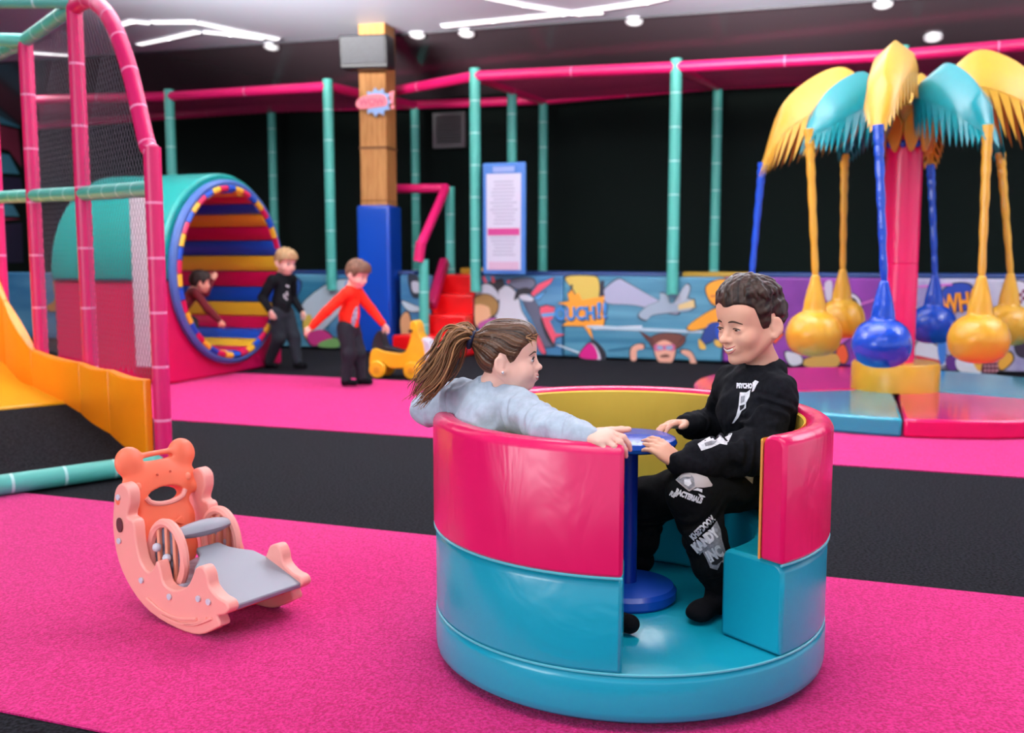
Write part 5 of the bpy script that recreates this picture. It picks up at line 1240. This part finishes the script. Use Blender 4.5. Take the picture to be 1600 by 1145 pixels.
link_mesh('ponytail', mb.v, mb.f, attr_mat('ponytail_hair', '#3E2414', '#B07C50', .45, .4), girl, angle=180, attr=av)
mb = MB()
for i in range(46):                                      # loose fly-away hairs
    t0_ = rg.uniform(.1, .6)*m_; p = base[int(t0_)]; d = np.array([rg.uniform(-.6, .4), rg.uniform(-.4, .4), rg.uniform(.2, 1)]); d = nrm(d)*rg.uniform(.02, .036)
    mb.tube([p, p + d*.5 + ZV*.006, p + d + np.array([-.012, 0, -.004])], [.0006, .0005, .0002], 4)
for i in range(26):                                      # wisps along the hairline
    y_ = rg.uniform(-.06, .02); p = GR @ (np.array([.060 - 5.5*(y_+.01)**2, y_, .060 + rg.uniform(-.006, .006)])*GK) + gt + GR[:, 0]*.012
    d = GR @ nrm([rg.uniform(.2, .9), rg.uniform(-.5, .3), rg.uniform(-.9, .2)])*rg.uniform(.010, .022)
    mb.tube([p, p + d*.5 + GR[:, 0]*.003, p + d], [.0008, .0006, .0002], 4)
mb.build('loose_hair', mat('loose_hair', '#B98A5C', .5), girl)
# grey sweatshirt
S = Field(np.array([-.32, 1.88, .34]), np.array([.20, 2.74, .74]), .003)
S.cap(K['neck']-ZV*.012, K['chest'], .048, .078, k=.03); S.cap(K['chest'], K['pel'], .078, .080, k=.03)
S.cap(K['ls']-ZV*.004, K['rs']-ZV*.004, .043, k=.035)
S.chain([K['rs'], K['re']], [.047, .040], k=.028, wr=.005, wn=3); S.chain([K['re'], K['re']*.25+K['rw']*.75], [.040, .031], k=.015, wr=.0035, wn=3); S.cap(K['re']*.25+K['rw']*.75, K['rw'], .030, .0225, k=.006, wr=.001)
S.chain([K['ls'], K['le']], [.045, .040], k=.028, wr=.005, wn=3); S.chain([K['le'], K['lw']], [.040, .026], k=.015, wr=.003, wn=3)
gn = nrm(GR @ (np.array([-.018, 0, -.055])*GK) + gt - K['neck'])
S.cap(K['neck'] - gn*.006, K['neck'] + gn*.09, .032, .036, k=.004, op='cut')
S.rough(.0034, 40); S.rough(.0013, 85)
S.build('sweatshirt', GREYS, girl)
u1 = nrm(np.cross(gn, [1, .3, 0])); u2 = np.cross(gn, u1)
MB().tube([K['neck'] + gn*.0 + (u1*math.cos(q)+u2*math.sin(q))*.036 for q in np.linspace(0, 2*math.pi, 36, endpoint=False)], .0065, 8, closed=True).build('collar', mat('grey_rib', '#9FAEBE', .95, .1, bump=.3, bscale=220), girl)
S = Field(np.array([-.10, 2.05, .13]), np.array([.32, 2.62, .50]), .0035)
S.ell(K['pel']-ZV*.015, (.08, .085, .06), k=.03)
for a in 'lr': S.chain([K[a+'h'], K[a+'k']], [.058, .046], k=.03); S.chain([K[a+'k'], K[a+'a']], [.044, .032], k=.02)
S.build('trousers', mat('dark_trousers', '#20222C', .9), girl)
for a, fd in (('l', gfl2), ('r', gfl)):
    A = K[a+'a']; f = nrm([fd[0], fd[1], 0]); S = Field(A - np.array([.11, .11, .09]), A + np.array([.11, .11, .14]), .0035); hz = np.array([A[0], A[1], .15])
    S.cap(A*.7 + K[a+'k']*.3, A, .032, .026, k=.01); S.cap(A, hz, .026, .024, k=.01); S.cap(hz, hz + f*.055, .023, .021, k=.01); S.build('sock', SOCK, girl)

# ------------------------------------------------ small children farther off
def far_child(loc, label, yaw, h, shirt, pants, hairc, Jl, head_pit=0.2, res=.007, skin=SKIN2, foot_c=SOCK, lift=0.0):
    """Jl: joints in units of body height, frame: x forward, y to its own left, z up"""
    root = thing('person', loc, label, 'person'); c, s_ = math.cos(yaw), math.sin(yaw); R = np.array([[c, -s_, 0], [s_, c, 0], [0, 0, 1]])
    W = {k: R @ (np.array(v)*h) + np.asarray(loc) for k, v in Jl.items()}
    hk = .205*h/.2*1.0; fdir = R @ np.array([math.cos(head_pit), 0, -math.sin(head_pit)]); HR = basis(fdir); ht = W['head']
    allp = np.array(list(W.values())); lo, hi = allp.min(0)-.16, allp.max(0)+.16; lo[2] = loc[2]-.02
    S = Field(lo, hi, res); S.frame(HR, ht, hk*.98); head_prims(S); S.frame()
    S.cap(HR @ (np.array([-.016, 0, -.06])*hk) + ht, W['neck'], .036*h, k=.01); S.cap(W['neck'], W['pel'], .045*h, .06*h, k=.03)
    for a in 'lr':
        S.chain([W[a+'s'], W[a+'e'], W[a+'w']], [.03*h, .026*h, .020*h], k=.012); S.chain([W[a+'h'], W[a+'k'], W[a+'a']], [.05*h, .04*h, .022*h], k=.015)
        f = R @ np.array([1, 0, 0]); S.cap(W[a+'a'], W[a+'a']+f*.05*h-ZV*.034*h, .018*h, .012*h, k=.008)
        hd = nrm(W[a+'w']-W[a+'e']); pn_ = nrm(np.cross(hd, R @ np.array([1, 0, .1])))*(1 if a == 'l' else -1)
        hand_prims(S, W[a+'w'], hd, pn_, L=.048, side=1 if a == 'l' else -1, kk=.85*h, curl=(.25, .3, .2), thumb=(.4, .2))
    o, Vc, Fc = S.build('body', skin, root); bv = bvh_of(Vc, Fc)
    face_parts(root, HR, ht, hk*.98, bv, .1, BROW, teeth=False)
    H = Field(ht-.15*h*1.4, ht+.15*h*1.4, .0045); H.frame(HR, ht, hk*.98)
    x, y, z = H.local(); d = skull_d(x, y, z)
    zl = np.interp(np.asarray(x, float).ravel(), [-.12, -.07, -.04, -.034, -.014, 0, .018, .03, .04, .06, .12], [-.062, -.056, -.045, -.012, .02, .006, -.020, .0, .024, .034, .042]).reshape(x.shape)
    th = .0125 + .003*np.sin(110*y+5*np.sin(30*x)) + .006*np.clip((z-.05)/.05, 0, 1); H.g = np.minimum(H.g, (np.maximum(d-th, (zl-z)*.8)*H.T[2]).astype(np.float32))
    H.build('hair', hairc, root)
    S = Field(lo, hi, res); S.cap(W['neck']-ZV*.02*h, W['pel']*.75+W['neck']*.25, .062*h, .074*h, k=.03); S.cap(W['pel']*.75+W['neck']*.25, W['pel']-ZV*.0, .074*h, .076*h, k=.03); S.cap(W['ls'], W['rs'], .042*h, k=.03)
    for a in 'lr': S.chain([W[a+'s'], W[a+'e'], W[a+'w']*.92+W[a+'e']*.08], [.044*h, .038*h, .029*h], k=.015, wr=.002, wn=3)
    S.rough(.0025, 30); _, V1, F1 = S.build('top', shirt, root)
    S = Field(lo, hi, res); S.ell(W['pel']-ZV*.03*h, (.075*h, .085*h, .06*h), R=np.stack([R[:, 0], R[:, 1], R[:, 2]], 1), k=.03)
    for a in 'lr': S.chain([W[a+'h'], W[a+'k'], W[a+'a']+np.array([0, 0, .004])], [.065*h, .052*h, .040*h], k=.03, wr=.002, wn=3)
    S.rough(.0025, 30); S.build('trousers', pants, root)
    for a in 'lr':
        f = R @ np.array([1, 0, 0]); A = W[a+'a']; zf = loc[2] + .026*h + max(0, A[2]-loc[2]-.05*h)*.9; hz = np.array([A[0], A[1], zf])
        S = Field(np.minimum(A, hz)-.13, np.maximum(A, hz)+.15, .005); S.cap(A*.75+W[a+'k']*.25, A, .034*h, .033*h, k=.01); S.cap(A, hz-f*.01, .033*h, .028*h, k=.01); S.cap(hz-f*.01, hz+f*.085*h, .028*h, .024*h, k=.01); S.build('sock', foot_c, root)
    return root, W, R, bvh_of(V1, F1)
# child in red, walking towards the toy
rl = on(545, 606); rl = np.array([rl[0]+.02, rl[1]+.06, .006])
Jr = dict(head=(.055, 0, .885), neck=(.01, 0, .775), pel=(-.03, 0, .485), ls=(.0, .10, .735), rs=(.02, -.10, .735), le=(.10, .14, .60), lw=(.20, .15, .485), re=(-.12, -.17, .60), rw=(-.23, -.22, .475),
          lh=(-.03, .055, .46), rh=(-.03, -.055, .46), lk=(.03, .055, .26), rk=(.0, -.055, .26), la=(.04, .055, .06), ra=(-.03, -.055, .06))
rc, Wr, Rr, bvr = far_child(rl, 'small child in a bright red top and dark trousers reaching towards the yellow toy', math.radians(-22), .93, mat('red_top', '#F0301C', .85, .2, noise=.1, nscale=30), mat('navy_trousers', '#12151F', .9), mat('mid_brown_hair', '#6A4632', .7, noise=.3, nscale=60), Jr, .35)
o = at(562, 500, Wr['neck'][1]-.12); nn_ = nrm(O3-o); x_ = nrm(np.cross(ZV, nn_)); y_ = np.cross(nn_, x_)
patch('print', [tuple(p) for p in closed_spline([np.array(q) for q in [(-.055, -.10), (-.06, .0), (-.03, .09), (.02, .10), (.045, .03), (.04, -.08), (0, -.12)]], 3)], (o, x_, y_), bvr, mat('print_slate', '#8E93A4', .8, noise=.4, nscale=40), rc, .004)
# child in black by the barrel
bl_ = on(442, 578); bl_ = np.array([bl_[0], bl_[1]+.05, .0])
Jb = dict(head=(.05, 0, .895), neck=(.01, 0, .785), pel=(-.02, 0, .49), ls=(.0, .10, .745), rs=(.0, -.10, .745), le=(-.06, .15, .60), lw=(.05, .16, .48), re=(-.08, -.14, .60), rw=(.02, -.15, .50),
          lh=(-.02, .055, .47), rh=(-.02, -.055, .47), lk=(.06, .06, .27), rk=(.0, -.055, .26), la=(.10, .06, .065), ra=(-.13, -.055, .06))
bc, Wb, Rb_, bvk = far_child(bl_, 'small fair-haired child in black walking beside the barrel tunnel', math.radians(-38), 1.02, mat('black_top', '#14161A', .9, .15), mat('dark_navy_trousers', '#161A24', .9), mat('fair_hair', '#A5835A', .7, noise=.3, nscale=60), Jb, .25)
for k in range(16):
    q = random.Random(k); o = at(445 + q.uniform(-4, 26), 446 + q.uniform(-2, 22), Wb['neck'][1]-.1); nn_ = nrm(O3-o); x_ = nrm(np.cross(ZV, nn_)); y_ = np.cross(nn_, x_)
    patch('print_star', [(.012*math.cos(w)*(1 if i % 2 else .5), .012*math.sin(w)*(1 if i % 2 else .5)) for i, w in enumerate(np.linspace(0, 6.283, 10, endpoint=False))], (o, x_, y_), bvk, PRW, bc, .004, 0)
# child climbing inside the barrel
Jc = dict(head=(.12, 0, .50), neck=(.06, 0, .42), pel=(-.14, 0, .18), ls=(.06, .09, .40), rs=(.06, -.09, .40), le=(.20, .12, .40), lw=(.27, .12, .52), re=(.16, -.12, .25), rw=(.26, -.13, .14),
          lh=(-.14, .05, .16), rh=(-.14, -.05, .16), lk=(.05, .08, .12), rk=(.02, -.08, .09), la=(-.16, .08, .06), ra=(-.18, -.08, .06))
yc_ = math.radians(30); hd_w = onp(312, 441, TA - U*.20, U); ho = np.array([.12*.85, 0, .50*.85]); cl = hd_w - np.array([ho[0]*math.cos(yc_), ho[0]*math.sin(yc_), ho[2]])
far_child(cl, 'child in a maroon top crawling inside the striped barrel', math.radians(30), .85, mat('maroon_top', '#6A1420', .85), mat('dark_grey_trousers', '#1C1E26', .9), mat('black_brown_hair', '#2A1C16', .7), Jc, .1, skin=SKIN)
